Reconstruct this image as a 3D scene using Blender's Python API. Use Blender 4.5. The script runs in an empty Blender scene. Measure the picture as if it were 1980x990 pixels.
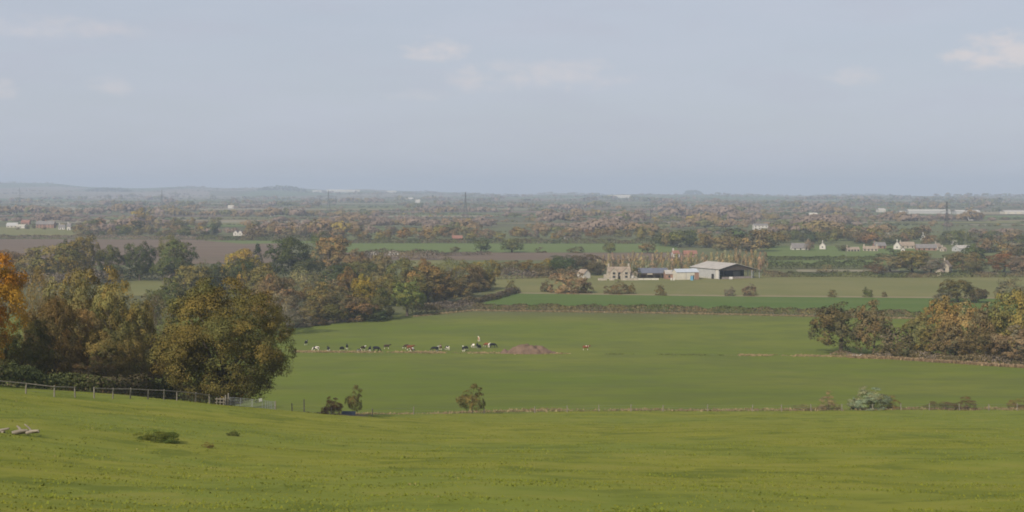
import bpy, bmesh, math, random
import numpy as np
from mathutils import Vector, Matrix

scene = bpy.context.scene
col = scene.collection
rad = math.radians
RNG = np.random.default_rng(7)
random.seed(7)

# ---------------------------------------------------------------- camera
F = 2750.0            # focal length in photo pixels (50 mm on 36 mm, 1980 px wide)
CX, HY = 990.0, 362.0  # image column straight ahead, eye-level row
cam_d = bpy.data.cameras.new('camera')
cam_d.lens = 50.0; cam_d.sensor_width = 36.0
cam_d.shift_y = -(495.0 - HY) / 1980.0
cam_d.clip_start = 0.5; cam_d.clip_end = 60000
cam = bpy.data.objects.new('camera', cam_d); col.objects.link(cam)
cam.location = (0, 0, 0); cam.rotation_euler = (rad(90), 0, 0)
scene.camera = cam

# ---------------------------------------------------------------- sky, sun, exposure
SUN_EL, SUN_AZ = rad(36), rad(-148)      # azimuth from +Y (view direction) clockwise; sun is behind-left
SKY_STRENGTH = 0.085
SUN_STRENGTH = 4.8
EXPOSURE = 0.0
world = bpy.data.worlds.new('World'); scene.world = world
world.use_nodes = True
wt = world.node_tree; wt.nodes.clear()

def N(tree, t, loc=None, **kw):
    n = tree.nodes.new(t)
    for k, v in kw.items():
        setattr(n, k, v)
    return n

def mathn(tree, op, a, b=None, clamp=False):
    n = tree.nodes.new('ShaderNodeMath'); n.operation = op; n.use_clamp = clamp
    for i, v in enumerate((a, b)):
        if v is None: continue
        if isinstance(v, (int, float)): n.inputs[i].default_value = v
        else: tree.links.new(v, n.inputs[i])
    return n.outputs[0]

def smooth(tree, val, a, b, lo=0.0, hi=1.0):
    n = tree.nodes.new('ShaderNodeMapRange'); n.interpolation_type = 'SMOOTHSTEP'
    tree.links.new(val, n.inputs[0])
    n.inputs[1].default_value = a; n.inputs[2].default_value = b
    n.inputs[3].default_value = lo; n.inputs[4].default_value = hi
    return n.outputs[0]

def mixc(tree, fac, a, b, blend='MIX'):
    n = tree.nodes.new('ShaderNodeMix'); n.data_type = 'RGBA'; n.blend_type = blend
    if isinstance(fac, (int, float)): n.inputs[0].default_value = fac
    else: tree.links.new(fac, n.inputs[0])
    for i, v in ((6, a), (7, b)):
        if isinstance(v, (tuple, list)):
            n.inputs[i].default_value = (v[0], v[1], v[2], 1)
        else: tree.links.new(v, n.inputs[i])
    return n.outputs[2]

def noise(tree, vec, scale, detail=3, rough=0.55, dist=0.0):
    n = tree.nodes.new('ShaderNodeTexNoise')
    n.inputs['Scale'].default_value = scale; n.inputs['Detail'].default_value = detail
    n.inputs['Roughness'].default_value = rough; n.inputs['Distortion'].default_value = dist
    if vec is not None: tree.links.new(vec, n.inputs['Vector'])
    return n.outputs[0]

def mapping(tree, vec, scale=(1, 1, 1), loc=(0, 0, 0)):
    n = tree.nodes.new('ShaderNodeMapping')
    n.inputs['Scale'].default_value = scale; n.inputs['Location'].default_value = loc
    tree.links.new(vec, n.inputs['Vector'])
    return n.outputs[0]

def build_world():
    sky = N(wt, 'ShaderNodeTexSky'); sky.sky_type = 'NISHITA'; sky.sun_disc = False
    sky.sun_elevation = SUN_EL; sky.sun_rotation = SUN_AZ
    sky.altitude = 120; sky.air_density = 1.0; sky.dust_density = 1.6; sky.ozone_density = 1.5
    tc = N(wt, 'ShaderNodeTexCoord')
    sep = N(wt, 'ShaderNodeSeparateXYZ'); wt.links.new(tc.outputs['Generated'], sep.inputs[0])
    az = mathn(wt, 'ARCTAN2', sep.outputs[0], sep.outputs[1])
    el = mathn(wt, 'ARCSINE', sep.outputs[2])
    # an even thin veil of high cloud over the whole sky greys the blue
    veil_n = noise(wt, mapping(wt, tc.outputs['Generated'], (3, 3, 14)), 1.4, 4, 0.6)
    veil = smooth(wt, veil_n, 0.3, 0.75, 0.74, 0.88)
    c = mixc(wt, veil, sky.outputs[0], (6.40, 6.82, 7.90))
    # small fair-weather clouds: (photo px, py, half width, half height, strength)
    nz = noise(wt, mapping(wt, tc.outputs['Generated'], (60, 60, 130)), 1.0, 5, 0.62)
    nz2 = noise(wt, mapping(wt, tc.outputs['Generated'], (22, 22, 60)), 1.0, 3, 0.5)
    clouds = [(840, 103, 52, 22, .75), (1045, 152, 120, 30, .5), (905, 155, 34, 26, .6), (1944, 104, 80, 32, .78),
              (214, 166, 34, 20, .4), (120, 58, 130, 20, .4), (2, 176, 26, 18, .6), (1650, 150, 40, 18, .45),
              (810, 185, 60, 12, .25), (1140, 136, 26, 16, .4), (2300, 130, 120, 34, .7), (-260, 120, 120, 30, .6)]
    tot = None
    for (px, py, hw, hh, s) in clouds:
        a0 = math.atan2((px - CX) / F, 1.0); e0 = math.atan((HY - py) / F * math.cos(a0))
        dx = mathn(wt, 'DIVIDE', mathn(wt, 'SUBTRACT', az, a0), hw / F * 1.25)
        dy0 = mathn(wt, 'SUBTRACT', el, e0)
        # flat bases: the lower half is squeezed
        dyu = mathn(wt, 'DIVIDE', mathn(wt, 'MAXIMUM', dy0, 0), hh / F * 1.35)
        dyl = mathn(wt, 'DIVIDE', mathn(wt, 'MINIMUM', dy0, 0), hh / F * 0.9)
        d = mathn(wt, 'ADD', mathn(wt, 'MULTIPLY', dx, dx),
                  mathn(wt, 'ADD', mathn(wt, 'MULTIPLY', dyu, dyu), mathn(wt, 'MULTIPLY', dyl, dyl)))
        d = mathn(wt, 'ADD', d, mathn(wt, 'MULTIPLY', mathn(wt, 'SUBTRACT', nz, 0.5), 3.4))
        d = mathn(wt, 'ADD', d, mathn(wt, 'MULTIPLY', mathn(wt, 'SUBTRACT', nz2, 0.5), 1.6))
        m = smooth(wt, d, 1.35, -1.0 if s < .77 else -.5, 0.0, s)
        tot = m if tot is None else mathn(wt, 'MAXIMUM', tot, m)
    # faint grey-lilac patches between
    patch = smooth(wt, noise(wt, mapping(wt, tc.outputs['Generated'], (7, 7, 30)), 1.3, 4, 0.55), 0.46, 0.72, 0, 0.32)
    c = mixc(wt, patch, c, (5.7, 5.9, 6.95))
    c = mixc(wt, tot, c, (8.5, 7.85, 7.8))
    bg = N(wt, 'ShaderNodeBackground'); bg.inputs[1].default_value = SKY_STRENGTH
    wt.links.new(c, bg.inputs[0])
    out = N(wt, 'ShaderNodeOutputWorld'); wt.links.new(bg.outputs[0], out.inputs[0])
build_world()

sun_d = bpy.data.lights.new('sun', 'SUN'); sun_d.energy = SUN_STRENGTH; sun_d.angle = rad(0.6)
sun_d.color = (1.0, 0.92, 0.79)
sun = bpy.data.objects.new('sun', sun_d); col.objects.link(sun)
sdir = Vector((math.sin(SUN_AZ) * math.cos(SUN_EL), math.cos(SUN_AZ) * math.cos(SUN_EL), math.sin(SUN_EL)))
sun.rotation_euler = sdir.to_track_quat('Z', 'Y').to_euler()
sun.location = sdir * 300

vs = scene.view_settings
vs.view_transform = 'Standard'; vs.look = 'None'; vs.exposure = EXPOSURE; vs.gamma = 1.0; vs.use_curve_mapping = False
scene.cycles.volume_bounces = 1
scene.cycles.max_bounces = 6
scene.cycles.filter_width = 1.8      # the photograph is slightly soft
scene.cycles.diffuse_bounces = 3

# ---------------------------------------------------------------- numpy noise and the lie of the land
def vnoise(x, y, scale, seed):
    r = np.random.default_rng(seed).random((256, 256))
    xs = np.asarray(x) / scale; ys = np.asarray(y) / scale
    xi = np.floor(xs).astype(int); yi = np.floor(ys).astype(int)
    fx = xs - xi; fy = ys - yi
    fx = fx * fx * (3 - 2 * fx); fy = fy * fy * (3 - 2 * fy)
    g = lambda a, b: r[a % 256, b % 256]
    return (g(xi, yi) * (1 - fx) * (1 - fy) + g(xi + 1, yi) * fx * (1 - fy) +
            g(xi, yi + 1) * (1 - fx) * fy + g(xi + 1, yi + 1) * fx * fy) * 2 - 1

def sstep(a, b, x):
    t = np.clip((np.asarray(x, float) - a) / (b - a), 0, 1)
    return t * t * (3 - 2 * t)

KY = [-900, -60, 0, 60, 250, 262, 300, 350, 400, 450, 490, 520, 30000]
KZ = [0.5, -0.5, -1.7, -13.7, -39.8, -41.1, -43.8, -47.2, -50.2, -52.6, -53.9, -54, -54]
SKX = [-900, -400, 0, 120, 250, 600, 700, 750, 850, 1000, 1200, 1300, 1400, 1500, 1700, 1750, 1980, 2400, 2900]
SKY_ = [357, 357, 356, 358, 362, 364, 367, 370, 373, 376, 376, 376, 376, 376, 378, 381, 380, 379, 379]

def land(x, y):
    x = np.asarray(x, float); y = np.asarray(y, float)
    z = np.interp(y, KY, KZ)
    t = (-x - 15)
    b = np.minimum(0.105 * np.log1p(np.exp(np.clip(t / 6, -30, 30))) * 6, 8.0)
    z = z + b * (1 - sstep(178, 250, y)) * sstep(-40, 40, y)
    und = 0.35 * vnoise(x, y, 38, 3) + 0.25 * vnoise(x, y, 17, 4)
    z = z + und * sstep(30, 80, y) * (1 - sstep(380, 500, y))
    # far hills
    px = np.where(y > 1000, x / np.maximum(y, 1) * F + CX, CX)
    ys = np.interp(px, SKX, SKY_)
    zs = -(ys - HY) / F * 12000 + 14 * vnoise(px, y * 0 + 5, 90, 9)
    k = sstep(6500, 12000, y)
    roll = (10 * vnoise(x, y, 900, 11) + 5 * vnoise(x, y, 420, 12)) * sstep(6500, 8500, y)
    z = z * (1 - k) + zs * k + roll * (1 - sstep(10500, 12000, y) * .6)
    z = z - 160 * sstep(12200, 15500, y)
    return z

def gz(x, y):
    return float(land(np.array([x]), np.array([y]))[0])

_DD = np.concatenate([np.arange(30, 600, 0.25), np.arange(600, 6000, 2.0)])
def hit(px, py):
    """where the ray through a photo pixel meets the ground"""
    z = land((px - CX) / F * _DD, _DD)
    ray = -(py - HY) / F * _DD
    i = int(np.argmax(ray <= z))
    D = _DD[i]
    return Vector(((px - CX) / F * D, D, float(z[i])))
def at(px, D):
    x = (px - CX) / F * D
    return Vector((x, D, gz(x, D)))
def plain(px, py, dz=0.0):
    D = 54.0 * F / (py - HY)
    return ((px - CX) / F * D, D, -54.0 + dz)

# ---------------------------------------------------------------- helpers
def tag(o, label=None, cat=None, group=None, kind=None):
    if label: o['label'] = label
    if cat: o['category'] = cat
    if group: o['group'] = group
    if kind: o['kind'] = kind
    return o
def link(name, mesh, mat=None, parent=None):
    o = bpy.data.objects.new(name, mesh); col.objects.link(o)
    if mat is not None and len(mesh.materials) == 0: mesh.materials.append(mat)
    if parent is not None: o.parent = parent
    return o
def empty(name, loc=(0, 0, 0), rz=0.0, scale=None):
    o = bpy.data.objects.new(name, None); col.objects.link(o)
    o.empty_display_size = 0.5
    o.location = loc; o.rotation_euler = (0, 0, rz)
    if scale: o.scale = scale
    return o
def mesh_np(name, verts, faces, mats=(), attr=None, smooth_=False, midx=None, normals=None):
    verts = np.ascontiguousarray(verts, dtype=np.float32); faces = np.ascontiguousarray(faces, dtype=np.int32)
    me = bpy.data.meshes.new(name)
    k = faces.shape[1]
    me.vertices.add(len(verts)); me.vertices.foreach_set('co', verts.ravel())
    me.loops.add(faces.size); me.loops.foreach_set('vertex_index', faces.ravel())
    me.polygons.add(len(faces))
    me.polygons.foreach_set('loop_start', np.arange(0, faces.size, k, dtype=np.int32))
    if smooth_: me.polygons.foreach_set('use_smooth', np.ones(len(faces), bool))
    for m in mats: me.materials.append(m)
    if midx is not None: me.polygons.foreach_set('material_index', np.ascontiguousarray(midx, np.int32))
    me.update(calc_edges=True)
    if attr is not None:
        for an, data in attr.items():
            a = me.attributes.new(an, 'FLOAT_COLOR', 'POINT')
            d = np.ones((len(verts), 4), np.float32); d[:, :data.shape[1]] = data
            a.data.foreach_set('color', d.ravel())
    if normals is not None:     # leaves shade as part of their spray, not as single flat cards
        nn = normals / np.maximum(np.linalg.norm(normals, axis=1, keepdims=True), 1e-6)
        me.polygons.foreach_set('use_smooth', np.ones(len(faces), bool))
        me.normals_split_custom_set_from_vertices(np.repeat(nn, 4, 0).astype(np.float32))
    return me

ALB = 0.76     # overall reflectance level of the land
def scaled(tree, c, k):
    n = tree.nodes.new('ShaderNodeVectorMath'); n.operation = 'SCALE'; tree.links.new(c, n.inputs[0]); n.inputs[3].default_value = k
    return n.outputs[0]

class MB:
    """collects boxes, prisms and tubes for one mesh"""
    def __init__(s): s.v = []; s.f = []
    def add(s, vs_, fs):
        b = len(s.v); s.v += [tuple(v) for v in vs_]; s.f += [tuple(i + b for i in f) for f in fs]; return s
    def box(s, c, d, rz=0.0):
        x, y, z = c; a, b, h = d[0] / 2, d[1] / 2, d[2] / 2
        cr, sr = math.cos(rz), math.sin(rz)
        vv = []
        for dz in (-h, h):
            for dx, dy in ((-a, -b), (a, -b), (a, b), (-a, b)):
                vv.append((x + dx * cr - dy * sr, y + dx * sr + dy * cr, z + dz))
        return s.add(vv, [(3, 2, 1, 0), (4, 5, 6, 7), (0, 1, 5, 4), (1, 2, 6, 5), (2, 3, 7, 6), (3, 0, 4, 7)])
    def tube(s, p, q, r0, r1=None, n=6):
        p, q = Vector(p), Vector(q); r1 = r0 if r1 is None else r1
        d = (q - p)
        if d.length < 1e-6: return s
        d.normalize(); u = d.orthogonal().normalized(); w = d.cross(u)
        vv = []
        for c, r in ((p, r0), (q, r1)):
            for i in range(n):
                a = 2 * math.pi * i / n; vv.append(c + (u * math.cos(a) + w * math.sin(a)) * r)
        fs = [(i, (i + 1) % n, n + (i + 1) % n, n + i) for i in range(n)]
        fs += [tuple(range(n - 1, -1, -1)), tuple(range(n, 2 * n))]
        return s.add(vv, fs)
    def path(s, pts, rs, n=6):
        for i in range(len(pts) - 1): s.tube(pts[i], pts[i + 1], rs[i], rs[i + 1], n)
        return s
    def mesh(s, name, mat=None):
        me = bpy.data.meshes.new(name); me.from_pydata([tuple(v) for v in s.v], [], s.f)
        if mat: me.materials.append(mat)
        me.update(); return me
    def build(s, name, mat, parent=None):
        return link(name, s.mesh(name), mat, parent)

def new_mat(name):
    m = bpy.data.materials.new(name); m.use_nodes = True
    t = m.node_tree; t.nodes.clear()
    out = t.nodes.new('ShaderNodeOutputMaterial')
    return m, t, out

def plain_mat(name, c, rough=0.8, spec=0.2, var=0.25, scale=0.6, metal=0.0, bump=0.0):
    m, t, out = new_mat(name)
    p = t.nodes.new('ShaderNodeBsdfPrincipled')
    tc = t.nodes.new('ShaderNodeTexCoord')
    nz = noise(t, tc.outputs['Object'], scale, 5, 0.65)
    f = smooth(t, nz, 0.25, 0.75, 1 - var, 1 + var)
    cc = t.nodes.new('ShaderNodeVectorMath'); cc.operation = 'SCALE'
    cc.inputs[0].default_value = tuple(v * ALB for v in c); t.links.new(f, cc.inputs[3])
    t.links.new(cc.outputs[0], p.inputs['Base Color'])
    p.inputs['Roughness'].default_value = rough; p.inputs['Metallic'].default_value = metal
    p.inputs['Specular IOR Level'].default_value = spec
    if bump:
        b = t.nodes.new('ShaderNodeBump'); b.inputs['Strength'].default_value = bump
        t.links.new(noise(t, tc.outputs['Object'], scale * 8, 4), b.inputs['Height'])
        t.links.new(b.outputs[0], p.inputs['Normal'])
    t.links.new(p.outputs[0], out.inputs[0])
    return m

def leaf_mat(name, source):
    """source 'OBJECT': the colour comes from the object's own colour; 'ATTR': from the tint stored per plant"""
    m, t, out = new_mat(name)
    if source == 'OBJECT':
        base = t.nodes.new('ShaderNodeObjectInfo').outputs['Color']
        at_ = t.nodes.new('ShaderNodeAttribute'); at_.attribute_name = 'v'
        sp = t.nodes.new('ShaderNodeSeparateColor'); t.links.new(at_.outputs['Color'], sp.inputs[0])
        warm = mixc(t, 1.0, base, (1.30, 1.0, 0.72), 'MULTIPLY')
        cool = mixc(t, 1.0, base, (0.72, 0.92, 0.95), 'MULTIPLY')
        c = mixc(t, sp.outputs[0], cool, warm)
        c = mixc(t, 0.62, base, c)
        sc = t.nodes.new('ShaderNodeVectorMath'); sc.operation = 'SCALE'
        t.links.new(c, sc.inputs[0]); t.links.new(smooth(t, sp.outputs[1], 0, 1, 0.62, 1.38), sc.inputs[3])
        c = sc.outputs[0]
    else:
        at_ = t.nodes.new('ShaderNodeAttribute'); at_.attribute_name = 'tint'
        c = at_.outputs['Color']
    c = mixc(t, 1.0, c, (0.95, 0.92, 0.80) if source == 'OBJECT' else (0.90, 0.88, 0.86), 'MULTIPLY')
    d = t.nodes.new('ShaderNodeBsdfDiffuse'); tr = t.nodes.new('ShaderNodeBsdfTranslucent')
    t.links.new(c, d.inputs[0]); t.links.new(c, tr.inputs[0])
    mx = t.nodes.new('ShaderNodeMixShader'); mx.inputs[0].default_value = 0.12
    t.links.new(d.outputs[0], mx.inputs[1]); t.links.new(tr.outputs[0], mx.inputs[2])
    t.links.new(mx.outputs[0], out.inputs[0])
    return m

M_LEAF = leaf_mat('leaves', 'OBJECT')
M_TINT = leaf_mat('leaves_tinted', 'ATTR')
M_BARK = plain_mat('bark', (0.12, 0.095, 0.07), 0.9, 0.1, 0.35, 1.2)
M_PALEBARK = plain_mat('pale_bark', (0.28, 0.24, 0.185), 0.9, 0.1, 0.3, 1.2)

# ---------------------------------------------------------------- ground
def ground_material():
    m, t, out = new_mat('pasture')
    p = t.nodes.new('ShaderNodeBsdfPrincipled'); p.inputs['Roughness'].default_value = 0.95
    p.inputs['Specular IOR Level'].default_value = 0.05
    tc = t.nodes.new('ShaderNodeTexCoord'); P = tc.outputs['Object']
    sep = t.nodes.new('ShaderNodeSeparateXYZ'); t.links.new(P, sep.inputs[0])
    # near meadow: yellow-green turf with darker green streaks lying across the slope
    n1 = noise(t, mapping(t, P, (0.16, 0.30, 0.3)), 1.0, 5, 0.62)
    n2 = noise(t, mapping(t, P, (0.022, 0.03, 0.03)), 1.0, 4, 0.55)
    n3 = noise(t, mapping(t, P, (0.9, 1.5, 1.5)), 1.0, 4, 0.7)
    near = mixc(t, smooth(t, n1, 0.40, 0.60), (0.190, 0.205, 0.028), (0.245, 0.245, 0.038))
    near = mixc(t, smooth(t, n2, 0.40, 0.62, 0, 0.7), near, (0.175, 0.215, 0.040))
    near = mixc(t, smooth(t, n3, 0.58, 0.80, 0, 0.5), near, (0.125, 0.150, 0.026))
    near = mixc(t, smooth(t, n3, 0.42, 0.22, 0, 0.3), near, (0.27, 0.235, 0.065))
    n7 = noise(t, mapping(t, P, (0.14, 0.19, 0.2)), 1.0, 6, 0.64, 0.5)
    near = mixc(t, smooth(t, n7, 0.51, 0.64, 0, 0.75), near, (0.122, 0.150, 0.024))
    near = mixc(t, smooth(t, n7, 0.47, 0.34, 0, 0.6), near, (0.262, 0.250, 0.052))
    # pasture on the lower slope: smoother and cooler
    n4 = noise(t, mapping(t, P, (0.012, 0.016, 0.01)), 1.0, 5, 0.6)
    n5 = noise(t, mapping(t, P, (0.10, 0.16, 0.1)), 1.0, 5, 0.65)
    low = mixc(t, smooth(t, n4, 0.3, 0.7), (0.138, 0.180, 0.026), (0.182, 0.200, 0.036))
    n8 = noise(t, mapping(t, P, (0.035, 0.05, 0.1)), 1.0, 6, 0.68)
    low = mixc(t, smooth(t, n8, 0.40, 0.66, 0, 0.7), low, (0.122, 0.146, 0.034))
    low = mixc(t, smooth(t, n8, 0.42, 0.28, 0, 0.5), low, (0.205, 0.205, 0.062))
    low = mixc(t, smooth(t, n5, 0.48, 0.72, 0, 0.5), low, (0.115, 0.135, 0.045))
    # the plain further off: rougher, browner ground between the laid-out fields
    n6 = noise(t, mapping(t, P, (0.004, 0.0022, 0.01)), 1.0, 4, 0.6)
    far = mixc(t, smooth(t, n6, 0.36, 0.64), (0.125, 0.118, 0.062), (0.150, 0.165, 0.065))
    # the far slopes: patchwork of pale stubble, grass and bare soil
    v = t.nodes.new('ShaderNodeTexVoronoi'); v.inputs['Scale'].default_value = 1.0
    t.links.new(mapping(t, P, (0.0016, 0.00075, 0.001)), v.inputs['Vector'])
    vs_ = t.nodes.new('ShaderNodeSeparateColor'); t.links.new(v.outputs['Color'], vs_.inputs[0])
    hillc = mixc(t, vs_.outputs[0], (0.13, 0.135, 0.06), (0.29, 0.24, 0.18))
    hillc = mixc(t, smooth(t, vs_.outputs[1], 0.5, 0.6), hillc, (0.12, 0.16, 0.06))
    far = mixc(t, smooth(t, sep.outputs[1], 5200, 6000), far, hillc)
    yw = mathn(t, 'ADD', sep.outputs[1], mathn(t, 'MULTIPLY', mathn(t, 'SUBTRACT', n5, 0.5), 10))
    # field boundary runs from the gate (left, nearer) to the fence (right, further)
    bnd = t.nodes.new('ShaderNodeMapRange'); t.links.new(sep.outputs[0], bnd.inputs[0])
    bnd.inputs[1].default_value = -36; bnd.inputs[2].default_value = 6; bnd.inputs[3].default_value = 52; bnd.inputs[4].default_value = 0
    yw2 = mathn(t, 'ADD', yw, bnd.outputs[0])
    c = mixc(t, smooth(t, yw2, 256, 262), near, low)
    c = mixc(t, smooth(t, yw, 560, 640), c, far)
    t.links.new(scaled(t, c, ALB), p.inputs['Base Color'])
    b = t.nodes.new('ShaderNodeBump'); b.inputs['Strength'].default_value = 0.4; b.inputs['Distance'].default_value = 0.15
    t.links.new(noise(t, mapping(t, P, (0.8, 1.4, 1)), 1.0, 6, 0.7), b.inputs['Height'])
    t.links.new(b.outputs[0], p.inputs['Normal'])
    t.links.new(p.outputs[0], out.inputs[0])
    return m

def near_relief(x, y):
    r = 0.03 * vnoise(x, y * 1.6, 1.9, 21) + 0.015 * vnoise(x, y * 1.8, 0.95, 22) + 0.08 * vnoise(x, y * 1.5, 4.6, 23)
    r = r + 0.04 * np.maximum(vnoise(x, y * 1.9, 2.6, 24) - 0.35, 0) * 2
    return r * sstep(20, 45, y) * (1 - sstep(235, 262, y) * 0.85) * (1 - sstep(300, 420, y))

def build_ground():
    rows = np.concatenate([np.arange(-800, -60, 80), np.arange(-60, 40, 4), np.arange(40, 262, 0.62), np.arange(262, 560, 4),
                           np.array([560 * 1.06 ** i for i in range(42)]), np.arange(6600, 16100, 240)])
    n = 420
    tcol = np.linspace(-1, 1, n)
    hw = np.maximum(150, 0.62 * np.abs(rows))
    X = tcol[None, :] * hw[:, None]; Y = np.repeat(rows[:, None], n, 1)
    Z = land(X, Y) + near_relief(X, Y)
    V = np.stack([X, Y, Z], -1).reshape(-1, 3)
    r, c = np.meshgrid(np.arange(len(rows) - 1), np.arange(n - 1), indexing='ij')
    a = (r * n + c).ravel()
    Fq = np.stack([a, a + 1, a + n + 1, a + n], 1)
    me = mesh_np('ground', V, Fq, [ground_material()], smooth_=True)
    tag(link('ground', me), kind='structure')
build_ground()

def field_mat(name, c1, c2, streak=(0.006, 0.05), bumpy=0.0, amount=(0.3, 0.7)):
    m, t, out = new_mat(name)
    p = t.nodes.new('ShaderNodeBsdfPrincipled'); p.inputs['Roughness'].default_value = 0.95
    p.inputs['Specular IOR Level'].default_value = 0.05
    tc = t.nodes.new('ShaderNodeTexCoord'); P = tc.outputs['Object']
    a = noise(t, mapping(t, P, (streak[0], streak[1], 1)), 1.0, 5, 0.6)
    b_ = noise(t, mapping(t, P, (0.05, 0.06, 1)), 1.0, 5, 0.65)
    c = mixc(t, smooth(t, a, *amount), c1, c2)
    c = mixc(t, smooth(t, b_, 0.5, 0.8, 0, 0.4), c, tuple(v * 0.72 for v in c1))
    t.links.new(scaled(t, c, ALB), p.inputs['Base Color']); t.links.new(p.outputs[0], out.inputs[0])
    return m
FM = {
    'crop': field_mat('crop_green', (0.098, 0.150, 0.034), (0.120, 0.165, 0.042)),
    'olive': field_mat('olive_grass', (0.175, 0.178, 0.066), (0.215, 0.200, 0.080), (0.02, 0.02)),
    'green': field_mat('strip_green', (0.130, 0.175, 0.050), (0.160, 0.195, 0.065)),
    'brown': field_mat('plough', (0.165, 0.118, 0.085), (0.20, 0.150, 0.105), (0.004, 0.03)),
    'tan': field_mat('dry_margin', (0.26, 0.205, 0.115), (0.30, 0.25, 0.15), (0.03, 0.2)),
    'pale': field_mat('stubble', (0.30, 0.26, 0.17), (0.26, 0.235, 0.16)),
    'mud': field_mat('mud', (0.14, 0.105, 0.075), (0.19, 0.15, 0.10), (0.1, 0.2)),
}
_fz = [0]
def field(pts, kind, name='field'):
    _fz[0] += 1
    dz = 0.03 + 0.012 * (_fz[0] % 60)
    me = bpy.data.meshes.new(name)
    me.from_pydata([plain(px, py, dz) for px, py in pts], [], [tuple(range(len(pts)))])
    me.materials.append(FM[kind]); me.update()
    o = link(name, me); tag(o, kind='structure')
    if me.polygons[0].normal.z < 0: me.flip_normals()
    return o
field([(950, 533), (2100, 533), (2100, 577), (1380, 571), (990, 566), (930, 566)], 'olive')
field([(992, 566.6), (1380, 571.6), (2100, 577.6), (2100, 607), (1800, 606), (1300, 598), (930, 588), (950, 580)], 'crop')
field([(990, 565.5), (1380, 570.6), (2100, 576.6), (2100, 579.2), (1380, 573), (990, 567.5)], 'tan', 'field_margin')
field([(180, 537), (345, 537), (345, 572), (180, 572)], 'olive')
field([(640, 470.5), (1310, 470.5), (1310, 488), (640, 488)], 'green')
field([(620, 488.6), (1320, 488.6), (1320, 503), (620, 503)], 'brown')
field([(780, 503.6), (860, 503.6), (860, 516), (780, 516)], 'olive')
field([(-260, 462), (545, 464), (545, 508), (-260, 520)], 'brown')
field([(-200, 500), (600, 496), (600, 503), (-200, 512)], 'mud')
field([(385, 464.5), (640, 466), (640, 470), (470, 471.5)], 'green')
field([(1480, 476), (1790, 476), (1790, 501), (1480, 501)], 'green')
field([(1480, 504), (1990, 500), (1990, 513), (1480, 513)], 'green')
field([(1540, 521.5), (1740, 522.5), (1740, 527), (1540, 526)], 'pale')
field([(-160, 438), (190, 440), (190, 456), (-160, 454)], 'olive')
field([(1895, 524), (1990, 533), (1960, 534), (1875, 525)], 'pale')
for i in range(110):     # far field strips between the woods
    py = RNG.uniform(385, 438); px = RNG.uniform(-250, 2130); w = RNG.uniform(80, 420); hh = RNG.uniform(0.6, 2.0) * (py - HY) / 30
    k = ['pale', 'olive', 'green', 'brown', 'pale', 'tan'][RNG.integers(6)]
    field([(px, py), (px + w, py + RNG.uniform(-.3, .3)), (px + w * 1.05, py + hh), (px - 10, py + hh)], k)

# ---------------------------------------------------------------- foliage
def leaf_quads(pos, nrm, size, rng, aspect=0.75):
    n = len(pos)
    nrm = nrm / np.maximum(np.linalg.norm(nrm, axis=1, keepdims=True), 1e-6)
    ref = rng.normal(size=(n, 3)); u = np.cross(nrm, ref); u /= np.maximum(np.linalg.norm(u, axis=1, keepdims=True), 1e-6)
    w = np.cross(nrm, u)
    s = (np.broadcast_to(size, (n,)) * rng.uniform(0.6, 1.3, n))[:, None]
    a = u * s; b = w * s * aspect
    k = nrm * s * 0.25
    V = np.stack([pos - a, pos - b * rng.uniform(.5, 1, (n, 1)) + k, pos + a, pos + b * rng.uniform(.5, 1, (n, 1)) + k], 1).reshape(-1, 3)
    Fq = np.arange(4 * n).reshape(n, 4)
    return V, Fq

def crown_clumps(kind, rng, k):
    c = []
    while len(c) < k:
        p = rng.uniform(-1, 1, 3); r = np.linalg.norm(p)
        if r > 1 or r < 0.25: continue
        x, y, z = p
        if kind == 'broad':
            if z < -0.9: continue
            q = (x * .40, y * .40, 0.53 + z * .38)
        elif kind == 'domed':       # wide dense dome reaching low, flat-bottomed
            w = 1.0 if z > -.4 else 1.0 - (-.4 - z) * .5
            q = (x * .41 * w, y * .41 * w, 0.47 + z * (.42 if z > 0 else .37))
        elif kind == 'spread':      # low spreading oak with clear trunk
            q = (x * .41, y * .41, 0.56 + z * .35)
        elif kind == 'tall':        # upright woodland tree clothed to the ground
            w = 1.0 if z < 0.1 else 1.0 - (z - .1) * 0.45
            q = (x * .40 * w, y * .40 * w, 0.48 + z * .43)
        elif kind == 'thin':
            q = (x * .41, y * .41, 0.58 + z * .36)
        elif kind == 'bush':
            if z < -0.1: continue
            q = (x * .42, y * .42, 0.03 + max(z, 0) * .80)
        elif kind == 'conifer':
            h = rng.uniform(0, 1); a = rng.uniform(0, 6.283); rr = (1 - h) * .42 * rng.uniform(.5, 1)
            q = (math.cos(a) * rr, math.sin(a) * rr, 0.08 + h * .88)
        elif kind == 'poplar':
            h = rng.uniform(0, 1); a = rng.uniform(0, 6.283); rr = .40 * math.sin(math.pi * (0.12 + h * .84)) ** .7 * rng.uniform(.2, 1)
            q = (math.cos(a) * rr, math.sin(a) * rr, 0.10 + h * .86)
        c.append(q)
    return np.array(c)

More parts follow.
